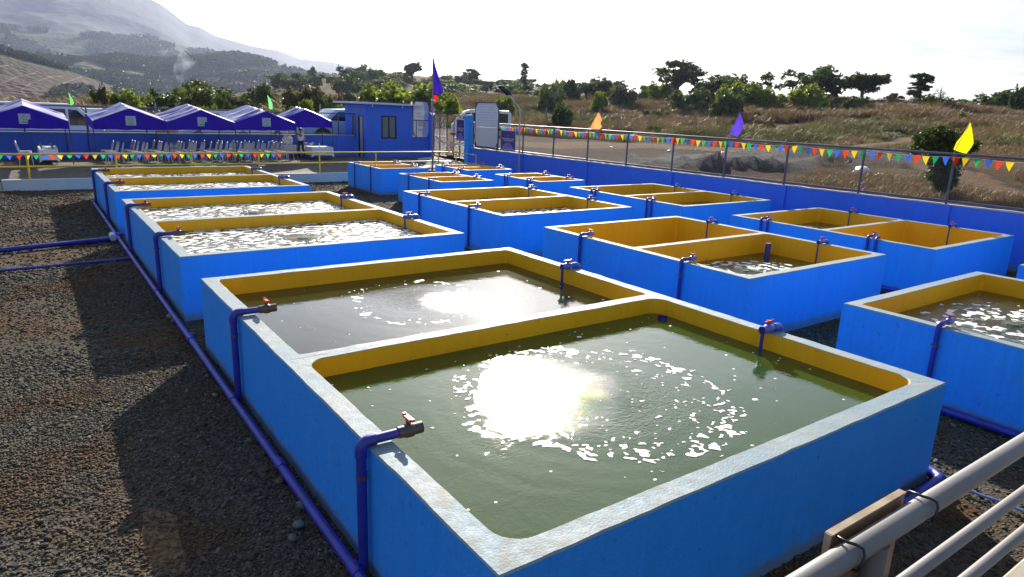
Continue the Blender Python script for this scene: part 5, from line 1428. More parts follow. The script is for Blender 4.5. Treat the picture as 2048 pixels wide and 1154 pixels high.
# ================================================================== VEHICLES
VW = simple('van_white', (.70, .72, .75), .3, 0, .03, 2); VB = simple('van_silver_blue', (.42, .52, .60), .28, .1, .05, 2)
VG = NT('car_glass'); VG.pbr((.012, .015, .02), .08, 0, None, .7); VG = VG.m
RUB = simple('rubber', (.02, .02, .02), .8); TL = simple('tail_lamp', (.5, .02, .02), .3); HLM = simple('head_lamp', (.7, .72, .75), .15)
def vehicle(name, label, cat, loc, rz, prof, wins, L, Wd, mat, wheels, wr=.30, front=+1, s=1):
    t = thing(name, label, cat, loc, rz, None, s)
    m = MB(); m.prism(prof, -Wd / 2, Wd / 2, 'y'); me = m.mesh()
    bm = bmesh.new(); bm.from_mesh(me)
    ed = [e for e in bm.edges if abs(e.verts[0].co.y - e.verts[1].co.y) < .01]
    bmesh.ops.bevel(bm, geom=ed, offset=.09, segments=3, affect='EDGES', profile=.6)
    for f in bm.faces: f.smooth = True
    bm.to_mesh(me); bm.free(); me.set_sharp_from_angle(angle=R(35)) if hasattr(me, 'set_sharp_from_angle') else None
    obj('body', me, mat, t)
    for w in wins:
        for sd_ in (-1, 1):
            m = MB(); y = sd_ * (Wd / 2 + .002); m.prism(w, y - .004, y + .004, 'y'); obj('window', m.mesh(), VG, t)
    for x in wheels:
        for sd_ in (-1, 1):
            a = MB(); y = sd_ * (Wd / 2 - .09); pts = [(x, y - .10, wr), (x, y + .10, wr)]
            a.tube(pts, wr, 18); w = obj('wheel', a.mesh(), RUB, t)
            b = MB(); b.tube([(x, y + sd_ * .101 - .006, wr), (x, y + sd_ * .101 + .006, wr)], wr * .6, 14); obj('rim', b.mesh(), GALV, w)
            a = MB(); n = 12; y = sd_ * (Wd / 2 + .001)
            a.prism([(x + math.cos(k * math.pi / n) * wr * 1.22, wr + math.sin(k * math.pi / n) * wr * 1.2) for k in range(n + 1)], y - .004, y + .003, 'y'); obj('wheel_arch', a.mesh(), RUB, t)
    for sd_ in (-1, 1):
        m = MB(); x = prof[0][0]; m.box(L / 2 - .05, L / 2 + .012, sd_ * Wd * .38 - .10, sd_ * Wd * .38 + .10, .72, .90); obj('headlight', m.mesh(), HLM, t)
        m = MB(); m.box(-L / 2 - .01, -L / 2 + .03, sd_ * Wd * .42 - .06, sd_ * Wd * .42 + .06, .8, 1.2); obj('tail_light', m.mesh(), TL, t)
    return t
L = 4.5
vanp = [(-L / 2, .30), (L / 2, .30), (L / 2 + .02, .75), (L / 2 - .15, 1.0), (L / 2 - .95, 1.86), (L / 2 - 1.3, 1.98), (-L / 2 + .25, 2.0), (-L / 2 + .03, 1.75)]
vanw = [[(L / 2 - .42, 1.08), (L / 2 - 1.02, 1.72), (L / 2 - 1.35, 1.76), (L / 2 - 1.35, 1.08)], [(L / 2 - 1.45, 1.08), (L / 2 - 1.45, 1.76), (L / 2 - 2.6, 1.78), (L / 2 - 2.6, 1.08)], [(L / 2 - 2.7, 1.08), (L / 2 - 2.7, 1.78), (-L / 2 + .3, 1.76), (-L / 2 + .3, 1.08)]]
def van(label, loc, rz, s=1, mat=None):
    t = vehicle('parked_van', label, 'van', loc, rz, vanp, vanw, L, 1.75, mat or VW, (-1.35, 1.45), .31, s=s)
    m = MB(); m.add([(L / 2 - .13, -.72, 1.03), (L / 2 - .13, .72, 1.03), (L / 2 - .90, .64, 1.84), (L / 2 - .90, -.64, 1.84)], [(0, 1, 2, 3)]); 
    for i, v in enumerate(m.v): m.v[i] = (v[0] + .035, v[1], v[2] + .03)
    obj('windshield', m.mesh(), VG, t)
    m = MB(); m.box(-L / 2 - .012, -L / 2 + .05, -.65, .65, 1.1, 1.7); obj('rear_window', m.mesh(), VG, t)
    return t
p = ony(112, 262, 41.0); van('white van with dark side windows parked behind the wall between the two leftmost tents', (p.x - .45, 41.0, .68), 0, 1.12)
0 and van('white van mostly hidden behind the leftmost tent', (p.x - .6, 44.5, .75), 0, 1.12)
p = ony(222, 240, 47.0); van('white van whose roof shows above the second tent', (p.x, 47.0, .62), .0, 1.0)
p = ony(440, 240, 46.0); van('white vehicle roof showing between the third and fourth tents', (p.x, 47.0, .82), 0, .95)
p = ony(516, 240, 46.0); van('white vehicle roof just behind the fourth tent ridge', (p.x + .2, 48.0, .85), 0, .92)
p = ond(962, 259, 58); z = float(height(p.x, p.y))
van('white van parked beyond the gate, facing left, half behind the notice board', (p.x, p.y, CZ - 2.02 * 1.08 + .07), math.pi + math.atan2(CR.y, CR.x) + .15, 1.08)
pk = [(-2.4, .38), (2.4, .38), (2.42, .95), (1.5, 1.08), (.85, 1.62), (-.75, 1.68), (-1.55, 1.62), (-2.35, 1.05)]
pw = [[(1.15, 1.12), (.75, 1.52), (.15, 1.56), (.15, 1.10)], [(.05, 1.10), (.05, 1.56), (-.70, 1.58), (-.85, 1.10)], [(-.98, 1.10), (-.86, 1.58), (-1.45, 1.54), (-1.85, 1.12)]]
p = ony(690, 266, 40)
vehicle('parked_suv', 'silver blue suv parked behind the wall between the last tent and the hut', 'suv', (p.x + .1, 40.0, 1.02), math.pi, pk, pw, 4.8, 1.8, VB, (-1.5, 1.5), .36, s=1.25)

# ================================================================== FAR HILLS AND MOUNTAIN
def m_hill(name, green, brown, g0, g1, scale, cuts=False):
    t = NT(name); v = t.coord('World')
    a = t.noise(v, scale, 6, .62); b = t.noise(v, scale * 7, 5, .65); c2 = t.vor(v, scale * 26)
    gr = t.mix(t.rng(b, .35, .7), green, tuple(x * 1.6 for x in green)); gr = t.mix(t.rng(c2, .1, .6, .45, 0), gr, tuple(x * .4 for x in green))
    br = t.mix(t.rng(b, .3, .7), brown, tuple(x * .7 for x in brown))
    k = t.math('ADD', t.math('MULTIPLY', a, .7), t.math('MULTIPLY', b, .3))
    c = t.mix(t.rng(k, g0, g1), br, gr)
    if cuts:
        at = t.new('ShaderNodeAttribute', attribute_name='road'); c = t.mix(at.outputs['Fac'], c, (.14, .10, .07))
        at = t.new('ShaderNodeAttribute', attribute_name='bare'); 
        c = t.mix(t.math('MULTIPLY', at.outputs['Fac'], t.rng(k, .30, .62, 1, .55)), c, t.mix(t.rng(b, .3, .7), (.075, .034, .030), (.045, .022, .022)))
        at = t.new('ShaderNodeAttribute', attribute_name='road'); c = t.mix(at.outputs['Fac'], c, (.14, .10, .07))
    t.pbr(c, .95, 0, t.bump(t.math('ADD', c2, b), 1.0, 3.0), .1); return t.m
def ridge(name, label, crest, dist, depth, mat, nx=160, ny=46, amp=.06, seed=0, zbase=-20, back=1.6, fn=None, exp=1.15):
    """a hill: crest line given by sight lines at a distance, falling towards the viewer and behind"""
    xs_ = np.linspace(crest[0][0], crest[-1][0], nx)
    ys_ = np.interp(xs_, [c[0] for c in crest], [c[1] for c in crest])
    C = np.array([tuple(ond(a, b, dist)) for a, b in zip(xs_, ys_)])
    V = np.zeros((ny, nx, 3)); W_ = np.linspace(0, 1, ny)
    nf = int(ny * .8)
    for j in range(ny):
        if j < nf:
            s = j / (nf - 1)          # 0 foot .. 1 crest
            d = dist - depth * (1 - s); z = zbase + (C[:, 2] - zbase) * s ** exp
        else:
            s = (j - nf + 1) / (ny - nf); d = dist + depth * .3 * s; z = C[:, 2] + (zbase - C[:, 2]) * s ** .9
        k = d / dist
        x = C[:, 0] * k; y = C[:, 1] * k
        ridgef = 1 - np.abs(2 * fbm(x / (dist * .11) + seed, y / (dist * .11), 5) - 1)
        n = (fbm(x / (dist * .05) + seed * 3, y / (dist * .05), 5) - .5)
        h_ = C[:, 2] - zbase
        fade = math.sin(math.pi * min(1, (j / (nf - 1)) if j < nf else 1 - (j - nf) / (ny - nf) * .5) ** .8) if j != nf - 1 else .10
        V[j, :, 0] = x; V[j, :, 1] = y; V[j, :, 2] = z + h_ * amp * ((ridgef - .75) * 2.2 + n * 1.4) * max(fade, .10)
    me = grid_mesh(name, V[:, :, 0], V[:, :, 1], V[:, :, 2])
    if fn: fn(me, V)
    return lab(obj(name, me, mat), label, kind='structure'), V
MT = m_hill('mountain_forest', (.016, .028, .020), (.028, .024, .022), .42, .56, .0011)
ridge('mountain', 'large hazy mountain sloping down from upper left', [(-1200, 40), (-900, -30), (-600, -75), (-350, -84), (-100, -84), (60, -74), (180, -52), (270, -16), (318, 6), (345, 26), (375, 50), (400, 55), (430, 72), (500, 92), (560, 103), (600, 118), (660, 124), (720, 134), (850, 160), (1000, 185)], 4200, 2100, MT, 260, 80, .055, 3, -60)
H1 = m_hill('foothill_scrub', (.022, .040, .014), (.048, .034, .022), .42, .50, .0028)
ridge('foothill_far', 'broad scrub covered foothill below the mountain', [(-700, 60), (-300, 50), (0, 55), (120, 64), (220, 74), (300, 78), (370, 92), (430, 106), (480, 125), (560, 150), (700, 178)], 2500, 1000, H1, 220, 60, .16, 11, -50)
ridge('foothill_mid', 'green brown foothill on the centre left', [(-500, 110), (-200, 105), (0, 112), (120, 108), (250, 112), (330, 122), (400, 116), (450, 110), (500, 112), (540, 124), (600, 140), (680, 158), (760, 182)], 1450, 600, H1, 220, 60, .15, 23, -30)
def cut_attr(me, V):
    ny, nx, _ = V.shape
    v = V.reshape(-1, 3)
    # project to sight coordinates to lay the graded roads along the slope seen in the photo
    q = v - np.array([0, 0, CZ]); zz = q @ np.array(CF); px = 1024 + FOC * (q @ np.array(CR)) / zz; py = 577 - FOC * (q @ np.array(CU)) / zz
    roads = [[(0, 168), (30, 155), (50, 150), (72, 146)], [(42, 180), (60, 168), (80, 160), (105, 153), (125, 152)], [(42, 180), (52, 190), (56, 200)], [(95, 185), (110, 172), (130, 165), (150, 158), (163, 153)], [(60, 175), (72, 178), (85, 182)], [(0, 132), (25, 130)], [(165, 160), (178, 165)], [(0, 180), (6, 196)], [(98, 185), (104, 200)]]
    rd_ = np.zeros(len(v))
    for r_ in roads:
        for a, b in zip(r_[:-1], r_[1:]):
            dx, dy = b[0] - a[0], b[1] - a[1]; t_ = np.clip(((px - a[0]) * dx + (py - a[1]) * dy) / (dx * dx + dy * dy), 0, 1)
            d = np.hypot(px - a[0] - t_ * dx, py - a[1] - t_ * dy); rd_ = np.maximum(rd_, np.clip(1.7 - d, 0, 1) * .8)
    bare = np.clip((py - (108 + px * .26)) / 10, 0, 1) * np.clip((250 - px) / 25, 0, 1)
    for nm, arr in (('road', rd_), ('bare', bare)):
        a = me.attributes.new(nm, 'FLOAT', 'POINT'); a.data.foreach_set('value', arr.astype(np.float32))
H2 = m_hill('graded_hill', (.022, .040, .012), (.034, .022, .017), .40, .50, .006, True)
o_, VC = ridge('graded_hill', 'bare purple brown hillside with zigzag dirt roads at far left', [(-420, 60), (-200, 75), (-60, 92), (0, 100), (40, 112), (70, 120), (110, 132), (150, 146), (190, 160), (230, 174), (280, 190), (330, 205)], 900, 330, H2, 420, 150, .035, 31, -18, fn=cut_attr)
# valley floor so no gap shows between the near slope and the hills
X, Y = np.meshgrid(np.linspace(-2700, 2700, 40), np.linspace(150, 4900, 40))
lab(obj('valley_floor', grid_mesh('valley_floor', X, Y, np.full(X.shape, -22.0)), H1), 'scrubby valley floor between the near slope and the foothills', kind='structure')

# ================================================================== VEGETATION
def m_leaf(name, base, tip, trans=.38):
    t = NT(name); g = t.new('ShaderNodeNewGeometry'); oi = t.new('ShaderNodeObjectInfo')
    r = g.outputs['Random Per Island']
    c = t.mix(r, base, tip)
    c = t.mix(t.rng(oi.outputs['Random'], 0, 1, 0, .35), c, tuple(x * .55 for x in base))
    d = t.new('ShaderNodeBsdfPrincipled'); d.inputs['Roughness'].default_value = .5; d.inputs['Specular IOR Level'].default_value = .35; t.link(c, d.inputs['Base Color'])
    tr = t.new('ShaderNodeBsdfTranslucent'); t.link(c, tr.inputs[0])
    m_ = t.new('ShaderNodeMixShader'); m_.inputs[0].default_value = trans
    t.link(d.outputs[0], m_.inputs[1]); t.link(tr.outputs[0], m_.inputs[2]); t.link(m_.outputs[0], t.out.inputs[0]); return t.m
LD = m_leaf('leaf_dark', (.036, .074, .014), (.110, .160, .028), .45)
LM_ = m_leaf('leaf_mid', (.050, .085, .018), (.13, .17, .035))
LB = m_leaf('leaf_bright', (.11, .17, .012), (.26, .32, .03), .5)
LO = m_leaf('leaf_olive', (.055, .060, .018), (.13, .125, .04))
LP = m_leaf('leaf_pale', (.075, .090, .045), (.17, .18, .11))
BARK = simple('bark', (.10, .08, .06), .9, 0, .3, 3, .4)
def leaves(lobes, n, size, seed, fill=.12, flat=.6, stretch=1.6):
    """leaf sprays spread through a set of ellipsoid lobes"""
    g = np.random.default_rng(seed)
    lob = np.array(lobes, float)                    # cx cy cz rx ry rz
    wgt = (lob[:, 3] * lob[:, 4] * lob[:, 5]) ** .67; wgt /= wgt.sum()
    # sub-clumps inside each lobe give light and dark masses
    nc = max(8, n // 10); li = g.choice(len(lob), nc, p=wgt)
    d = g.normal(size=(nc, 3)); d /= np.linalg.norm(d, axis=1)[:, None]; rr = fill + (1 - fill) * g.random(nc) ** .5
    cc = lob[li, :3] + d * lob[li, 3:] * rr[:, None]
    cr = (lob[li, 3:].mean(1) * g.uniform(.14, .36, nc))
    ci = g.integers(0, nc, n); d = g.normal(size=(n, 3)); d /= np.linalg.norm(d, axis=1)[:, None]
    p = cc[ci] + d * (cr[ci] * g.random(n) ** .45)[:, None] * np.array([1, 1, .75])
    u = g.normal(size=(n, 3)); u[:, 2] *= flat; u /= np.linalg.norm(u, axis=1)[:, None]
    w = np.cross(u, g.normal(size=(n, 3))); w /= np.linalg.norm(w, axis=1)[:, None]
    s = size * g.uniform(.55, 1.3, n)[:, None]
    a = p - u * s * stretch / 2; b = p + w * s * .5; c = p + u * s * stretch / 2; e = p - w * s * .5
    nrm = np.cross(u, w); b = b + nrm * s * .15; e = e + nrm * s * .15
    V = np.stack([a, b, c, e], 1).reshape(-1, 3); F = np.arange(4 * n).reshape(n, 4)
    return npmesh('foliage', V, F)
def trunk_mesh(h, r, limbs, seed, lean=(0, 0)):
    g = random.Random(seed); m = MB()
    top = Vector((lean[0], lean[1], h)); m.tube([(0, 0, -.3), (lean[0] * .3 + g.uniform(-.1, .1), lean[1] * .3, h * .4), tuple(top)], [r, r * .75, r * .45], 7)
    for (x, y, z) in limbs:
        s = Vector((lean[0] * .5, lean[1] * .5, h * g.uniform(.45, .9))); e = Vector((x, y, z)); mid = s.lerp(e, .5) + Vector((g.uniform(-.2, .2), g.uniform(-.2, .2), .25)) * r * 2
        m.tube([s, mid, e], [r * .42, r * .28, r * .10], 5)
    return m.mesh()
def tree_protos():
    P_ = {}
    g = random.Random(3)
    def lob(n, R_, z0, z1, r0, r1, sq=.8):
        out = []
        for i in range(n):
            a = g.uniform(0, 6.28); q = R_ * g.random() ** .5; r = g.uniform(r0, r1)
            out.append((q * math.cos(a), q * math.sin(a), g.uniform(z0, z1), r, r, r * sq))
        return out
    # unit height 1
    L1 = lob(10, .30, .50, .80, .14, .22); P_['round'] = (leaves(L1, 6200, .036, 1), trunk_mesh(.6, .035, [l[:3] for l in L1], 1))
    L2 = [(q * .52 * math.cos(a), q * .52 * math.sin(a), .86 - .26 * q + g.uniform(-.03, .03), .17, .17, .065) for a, q in [(g.uniform(0, 6.28), g.random() ** .5) for _ in range(24)]]; L2 += [(q * .40 * math.cos(a), q * .40 * math.sin(a), .66 - .2 * q + g.uniform(-.05, .05), .15, .15, .07) for a, q in [(g.uniform(0, 6.28), g.random() ** .5) for _ in range(12)]]; P_['umbrella'] = (leaves(L2, 9500, .028, 2, .1), trunk_mesh(.5, .045, [l[:3] for l in L2], 2))
    L3 = lob(13, .42, .20, .72, .16, .27); P_['bushy'] = (leaves(L3, 7000, .042, 3), trunk_mesh(.4, .03, [l[:3] for l in L3[:6]], 3))
    L4 = [(g.uniform(-.05, .05), g.uniform(-.05, .05), z, .10 + .03 * g.random(), .10, .12) for z in np.linspace(.15, .9, 9)] + [(-.06, 0, .92, .09, .09, .07)]; P_['column'] = (leaves(L4, 2200, .035, 4), trunk_mesh(.8, .03, [], 4))
    L5 = lob(9, .30, .50, .88, .08, .14); P_['sparse'] = (leaves(L5, 2800, .028, 5, .1), trunk_mesh(.6, .028, [l[:3] for l in L5], 5))
    L6 = [(0, 0, .88, .16, .14, .09), (.10, 0, .76, .14, .1, .08), (-.09, .05, .70, .12, .1, .08), (.05, .04, .58, .13, .1, .08), (-.03, -.05, .46, .11, .1, .08), (.22, .0, .84, .07, .05, .03), (-.18, 0, .58, .07, .05, .03), (0, 0, .36, .09, .09, .05)]; P_['tiered'] = (leaves(L6, 3600, .030, 6, .1), trunk_mesh(.88, .022, [l[:3] for l in L6], 6))
    L7 = lob(12, .60, .15, .55, .20, .36, .9); P_['bush'] = (leaves(L7, 4600, .078, 7), None)
    L8 = lob(9, .50, .12, .50, .22, .34, .9); P_['bush2'] = (leaves(L8, 3000, .10, 8), None)
    L9 = lob(16, .75, .15, .62, .20, .34, .9); P_['wide'] = (leaves(L9, 8000, .052, 9), trunk_mesh(.4, .03, [l[:3] for l in L9[:5]], 9))
    bl = trunk_mesh(.95, .02, [(g.uniform(-.25, .25), g.uniform(-.1, .1), g.uniform(.5, 1)) for _ in range(14)], 10); P_['bare'] = (leaves([(0, 0, .7, .22, .2, .25)], 160, .02, 10), bl)
    return P_
PR = tree_protos()
_lm = {}
def plant(kind, px, top, dist, wpx, mat, label, cat='tree', group=None, name=None, base=None, squash=None):
    p = ond(px, top, dist); zg = float(height(p.x, p.y)) if base is None else base
    h = max(.6, (p.z - zg) * 1.05); fol, tr = PR[kind]
    k = dist * math.cos(math.atan2(p.x, p.y) - R(35.7)) / FOC
    wid = wpx * k * 1.3                                    # crown width in metres
    unit = {'round': .86, 'umbrella': 1.36, 'bushy': 1.16, 'column': .26, 'sparse': .78, 'tiered': .44, 'bush': 1.7, 'bush2': 1.5, 'wide': 2.0, 'bare': .5}[kind]
    zt_ = {'round': .95, 'umbrella': .92, 'bushy': .92, 'column': 1.0, 'sparse': 1.0, 'tiered': .95, 'bush': .82, 'bush2': .78, 'wide': .9, 'bare': 1.0}[kind]
    t = thing(name or ('tree' if cat == 'tree' else 'bush'), label, cat, (p.x, p.y, zg), rnd.uniform(0, 6.28), group, (wid / unit, wid / unit, h / zt_))
    fm = _lm.setdefault((kind, mat.name), fol if len(fol.materials) == 0 else None)
    if fm is None:
        fm = fol.copy(); fm.materials.clear(); _lm[(kind, mat.name)] = fm
    obj('crown', fm, mat, t)
    if tr is not None: obj('trunk', tr, BARK, t)
    return t
# skyline and slope individuals: kind, x, top y, distance, width px, leaf, label, category
SP = [('umbrella', 1357, 121, 150, 96, LD, 'large spreading umbrella shaped tree on the right skyline'),
      ('bushy', 1440, 147, 142, 84, LD, 'dark dense tree just right of the spreading skyline tree'),
      ('wide', 1500, 150, 140, 60, LD, 'dark leafy tree between the dense tree and the sparse ones'),
      ('sparse', 1541, 143, 143, 42, LM_, 'thin open crowned small tree showing sky through its leaves'),
      ('sparse', 1592, 138, 146, 52, LM_, 'pale open crowned tree left of the big dark skyline tree'),
      ('bushy', 1650, 130, 138, 78, LD, 'big dark green tree standing on the right skyline'),
      ('round', 1729, 147, 135, 66, LD, 'round topped tree on visible forked trunks, alone on the skyline'),
      ('tiered', 1843, 151, 132, 44, LD, 'slender tree with tiered branches on the right skyline'),
      ('bush', 1848, 190, 130, 50, LB, 'bright bush at the foot of the slender tiered tree'),
      ('bare', 1883, 174, 130, 26, LO, 'small bare leafless tree on the right skyline'),
      ('wide', 1972, 179, 150, 118, LD, 'wide dark green tree mass at the far right skyline'),
      ('bush', 1900, 196, 150, 70, LD, 'low dark thicket between the bare tree and the wide tree'),
      ('bush2', 2045, 168, 135, 30, LM_, 'leafy branches entering at the right edge above the dirt road'),
      ('umbrella', 1790, 186, 150, 30, LD, 'tiny flat topped tree low on the right skyline'),
      ('bush', 1470, 166, 128, 60, LB, 'bright green bush under the dark skyline trees, left part'), ('wide', 1545, 162, 126, 90, LB, 'broad bright green bush mass under the sparse skyline trees'),
      ('bush', 1620, 170, 124, 70, LB, 'bright green bush beneath the big dark tree'), ('bush', 1330, 160, 150, 50, LB, 'bright bush at the left foot of the umbrella shaped tree'),
      ('bush', 1385, 178, 120, 66, LM_, 'grassy green shrub on the slope below the umbrella tree'), ('bush', 1455, 184, 112, 60, LM_, 'green shrub on the slope right of centre'), ('bush2', 1715, 192, 120, 44, LM_, 'small shrub below the round topped tree'),
      ('bush', 1250, 172, 140, 44, LP, 'silvery leaved bush on the middle slope'), ('bush', 1215, 157, 165, 64, LD, 'dark bush left of the silvery one on the slope crest'), ('bare', 1212, 138, 200, 16, LM_, 'thin feathery tree sticking up on the crest'),
      ('bush2', 1200, 182, 118, 30, LB, 'small yellow green bush alone in the dry grass'), ('bush', 1105, 176, 125, 48, LM_, 'round green bush in the dry grass above the fence posts'), ('bush', 1127, 207, 93, 36, LD, 'dark bush growing at the grass edge behind the orange flag'),
      ('bush', 1010, 190, 105, 34, LB, 'yellow green bush in dry grass behind the lamp head'), ('column', 1051, 129, 250, 15, LD, 'narrow vine covered column shaped tree on the skyline'),
      ('umbrella', 941, 137, 290, 36, LD, 'small umbrella shaped tree on the centre skyline'), ('round', 822, 124, 310, 38, LM_, 'rounded tree above the hut on the centre skyline'), ('wide', 702, 147, 240, 74, LD, 'large dark tree on the hillside left of the hut'),
      ('bush', 835, 170, 88, 140, LB, 'large yellow green bush mass behind the notice board'), ('bush', 770, 166, 92, 90, LB, 'yellow green bush left of the flagpole'), ('bush', 892, 192, 80, 50, LB, 'low yellow green bush right of the flagpole'),
      ('wide', 440, 160, 92, 150, LM_, 'big dark green bush mass behind the third tent'), ('bush', 385, 176, 84, 70, LM_, 'olive bush left of the big dark one'), ('wide', 512, 164, 95, 70, LM_, 'green bush right of the big dark mass'), ('bush', 608, 170, 80, 70, LO, 'olive bush behind the rightmost tent'), ('bush', 655, 186, 88, 50, LO, 'pale olive shrub beside the hut roof'),
      ('bush', 245, 181, 78, 66, LB, 'bright bush between the lime flag and the second tent'), ('bush', 205, 186, 76, 44, LB, 'yellow green bush right of the lime flag'), ('bush', 310, 188, 82, 80, LM_, 'low green bush behind the second tent'), ('bush', 40, 196, 74, 34, LD, 'dark bush peeping above the leftmost tent'), ('bush2', 60, 195, 70, 20, LP, 'small pale leaved bush above the leftmost tent'),
      ('bush2', 690, 180, 100, 34, LP, 'white flecked shrub by the large dark hillside tree')]
for kind, px, top, dist, w, mat, label in SP:
    cat = 'bush' if kind in ('bush', 'bush2') else 'tree'
    if 'mass' in label and kind == 'wide': cat = 'bush'
    plant(kind, px, top, dist, w, mat, label, cat)
# thicket on the centre hill, individuals that nothing tells apart
for i in range(78):
    px = rnd.uniform(745, 1140); d = rnd.uniform(190, 330)
    crest = np.interp(px, [745, 820, 880, 950, 1050, 1100, 1140], [150, 140, 146, 148, 150, 160, 172])
    top = crest + rnd.uniform(0, 8) + (330 - d) / 140 * 26
    plant(rnd.choice(['round', 'bushy', 'bush', 'wide', 'bushy']), px, top, d, rnd.uniform(18, 40), rnd.choice([LD, LD, LM_, LM_, LB]), 'scrub tree in the dense thicket on the centre hill', 'tree', 'thicket trees on the centre hill')
for i in range(34):
    px = rnd.uniform(1085, 1330); d = rnd.uniform(150, 200)
    plant(rnd.choice(['bush', 'bushy', 'bush2', 'round']), px, np.interp(px, [1085, 1150, 1200, 1260, 1330], [165, 158, 158, 166, 172]) + rnd.uniform(-4, 12), d, rnd.uniform(18, 36), rnd.choice([LD, LM_, LM_, LB]), 'shrub in the hedge of bushes along the slope crest', 'bush', 'shrubs along the slope crest')
for i in range(30):
    px = rnd.uniform(540, 780); d = rnd.uniform(260, 440)
    p = ond(px, 150, d); z = float(height(p.x, p.y))
    pp = CZ; k = d / FOC; t = plant(rnd.choice(['round', 'bush', 'bushy']), px, 150, d, rnd.uniform(14, 30), rnd.choice([LD, LM_]), 'tree dotted over the brown hillside left of centre', 'tree', 'trees dotted over the brown hillside')
    t.scale = (t.scale[0], t.scale[1], rnd.uniform(5.0, 9.0))
for i in range(70):
    px = rnd.uniform(190, 760); d = rnd.uniform(66, 120)
    p = ond(px, 200, d); t = plant(rnd.choice(['bush', 'bush2', 'bushy']), px, 200, d, rnd.uniform(16, 46), rnd.choice([LM_, LB, LB, LM_, LO]), 'low shrub in the scrub strip beyond the back fence', 'bush', 'shrubs beyond the back fence')
    t.scale = (t.scale[0] * .8, t.scale[1] * .8, rnd.uniform(1.6, 3.4))
for i in range(60):
    px = rnd.uniform(930, 2040); d = rnd.uniform(84, 130)
    p = ond(px, 220, d)
    if float(dirt_mask(np.array(p.x), np.array(p.y))) > .1: continue
    t = plant(rnd.choice(['bush', 'bush2']), px, 200, d, rnd.uniform(10, 26), rnd.choice([LM_, LO, LO, LP]), 'small shrub scattered in the dry grass slope', 'bush', 'shrubs scattered on the dry slope')
    t.scale = (t.scale[0], t.scale[1], rnd.uniform(.8, 2.0))
# lush tree just behind the right fence
p = onz(1865, 400, .7)
d_ = 25.5
q = ond(1865, 394, d_)
t = thing('lime_tree', 'leafy green shrub tree with glossy leaves close behind the right fence', 'tree', (q.x, q.y, q.z), 0)
lo = [(-.55, 0, 1.75, .40, .4, .28), (-.15, .1, 1.95, .42, .4, .3), (.35, 0, 1.8, .45, .4, .3), (.75, -.1, 1.62, .35, .35, .22), (.0, 0, 1.45, .55, .5, .4), (.35, 0, 1.1, .5, .45, .4), (.05, 0, .8, .42, .4, .4), (.4, 0, .6, .36, .3, .3), (-.75, 0, 1.45, .25, .2, .15), (.2, 0, .35, .3, .3, .3)]
ca, sa = math.cos(ang), math.sin(ang)
lo = [(l[0] * ca - l[1] * sa, l[0] * sa + l[1] * ca, *l[2:]) for l in lo]
obj('crown', leaves(lo, 11000, .066, 77, .2), LM_, t); obj('trunk', trunk_mesh(1.2, .035, [l[:3] for l in lo], 5), BARK, t)
# fence stakes in the grass
for i, (px, py) in enumerate([(875, 212), (1050, 216), (1093, 216), (1163, 216), (1200, 217), (1238, 218), (1302, 216), (1392, 222), (640, 208), (352, 206), (545, 207), (310, 208)]):
    d = 92 if px > 800 else 66; p = ond(px, py, d); zg = float(height(p.x, p.y))
    lab(obj('fence_stake', cached('stake', lambda: MB().cbox(-.07, .07, -.07, .07, 0, 1, .01).mesh()), simple('stake_grey', (.26, .25, .23), .85) if i == 0 else bpy.data.materials['stake_grey'], None, (p.x, p.y, zg - .2), (0, 0, .3), (1, 1, max(1.2, p.z - zg + .2))), 'grey fence stake in the dry grass, %s' % ['just left of the gate van', 'first right of the lamp', 'second right of the lamp', 'third right of the lamp', 'behind the orange flag', 'right of the orange flag', 'second right of the orange flag', 'farthest right in the row', 'beside the hut roof', 'above the third tent', 'right of the light green flag', 'above the second tent'][i], 'fence stake', 'fence stakes in the grass')

# grass
def tuft(seed, n, h, w, spread):
    g = np.random.default_rng(seed)
    b = np.stack([g.normal(0, spread, n), g.normal(0, spread, n), np.full(n, -.15)], 1); a = g.uniform(0, 6.28, n)
    le = g.normal(0, .28, (n, 2)); hh = h * g.uniform(.45, 1.1, n)
    m = b + np.stack([le[:, 0] * hh * .4, le[:, 1] * hh * .4, hh * .6], 1); t_ = b + np.stack([le[:, 0] * hh * 1.2, le[:, 1] * hh * 1.2, hh], 1)
    d = np.stack([np.cos(a), np.sin(a), a * 0], 1) * w
    V = np.stack([b - d, b + d, m + d * .8, m - d * .8, t_ + d * .5, t_ - d * .5], 1).reshape(-1, 3)
    i = np.arange(n) * 6; F = np.concatenate([np.stack([i, i + 1, i + 2, i + 3], 1), np.stack([i + 3, i + 2, i + 4, i + 5], 1)])
    return npmesh('tuft', V, F)
GRS = m_leaf('dry_grass', (.120, .080, .036), (.205, .148, .068), .4)
GRS2 = m_leaf('green_brown_grass', (.080, .080, .024), (.150, .140, .044), .4)
def grass_pts(n, amin, amax, dmin, dmax, dens=None):
    az = rng.uniform(R(amin), R(amax), n); d = np.sqrt(rng.uniform(dmin ** 2, dmax ** 2, n))
    x = d * np.sin(az); y = d * np.cos(az); k = ~inside(x, y) & (x > -60)
    k &= rng.random(n) > dirt_mask(x, y) * 4; k &= rng.random(n) > rubble_mask(x, y) * 1.3
    return x[k], y[k], d[k]
x, y, d = grass_pts(52000, -4, 75, 50, 190)
k = (d > 66) | (np.degrees(np.arctan2(x, y)) > 56) | (np.degrees(np.arctan2(x, y)) < 22)
x, y, d = x[k], y[k], d[k]
pn = fbm(x / 16 + 3, y / 16, 4); left = np.degrees(np.arctan2(x, y)) < 24
gm = (pn > .52)
z = height(x, y)
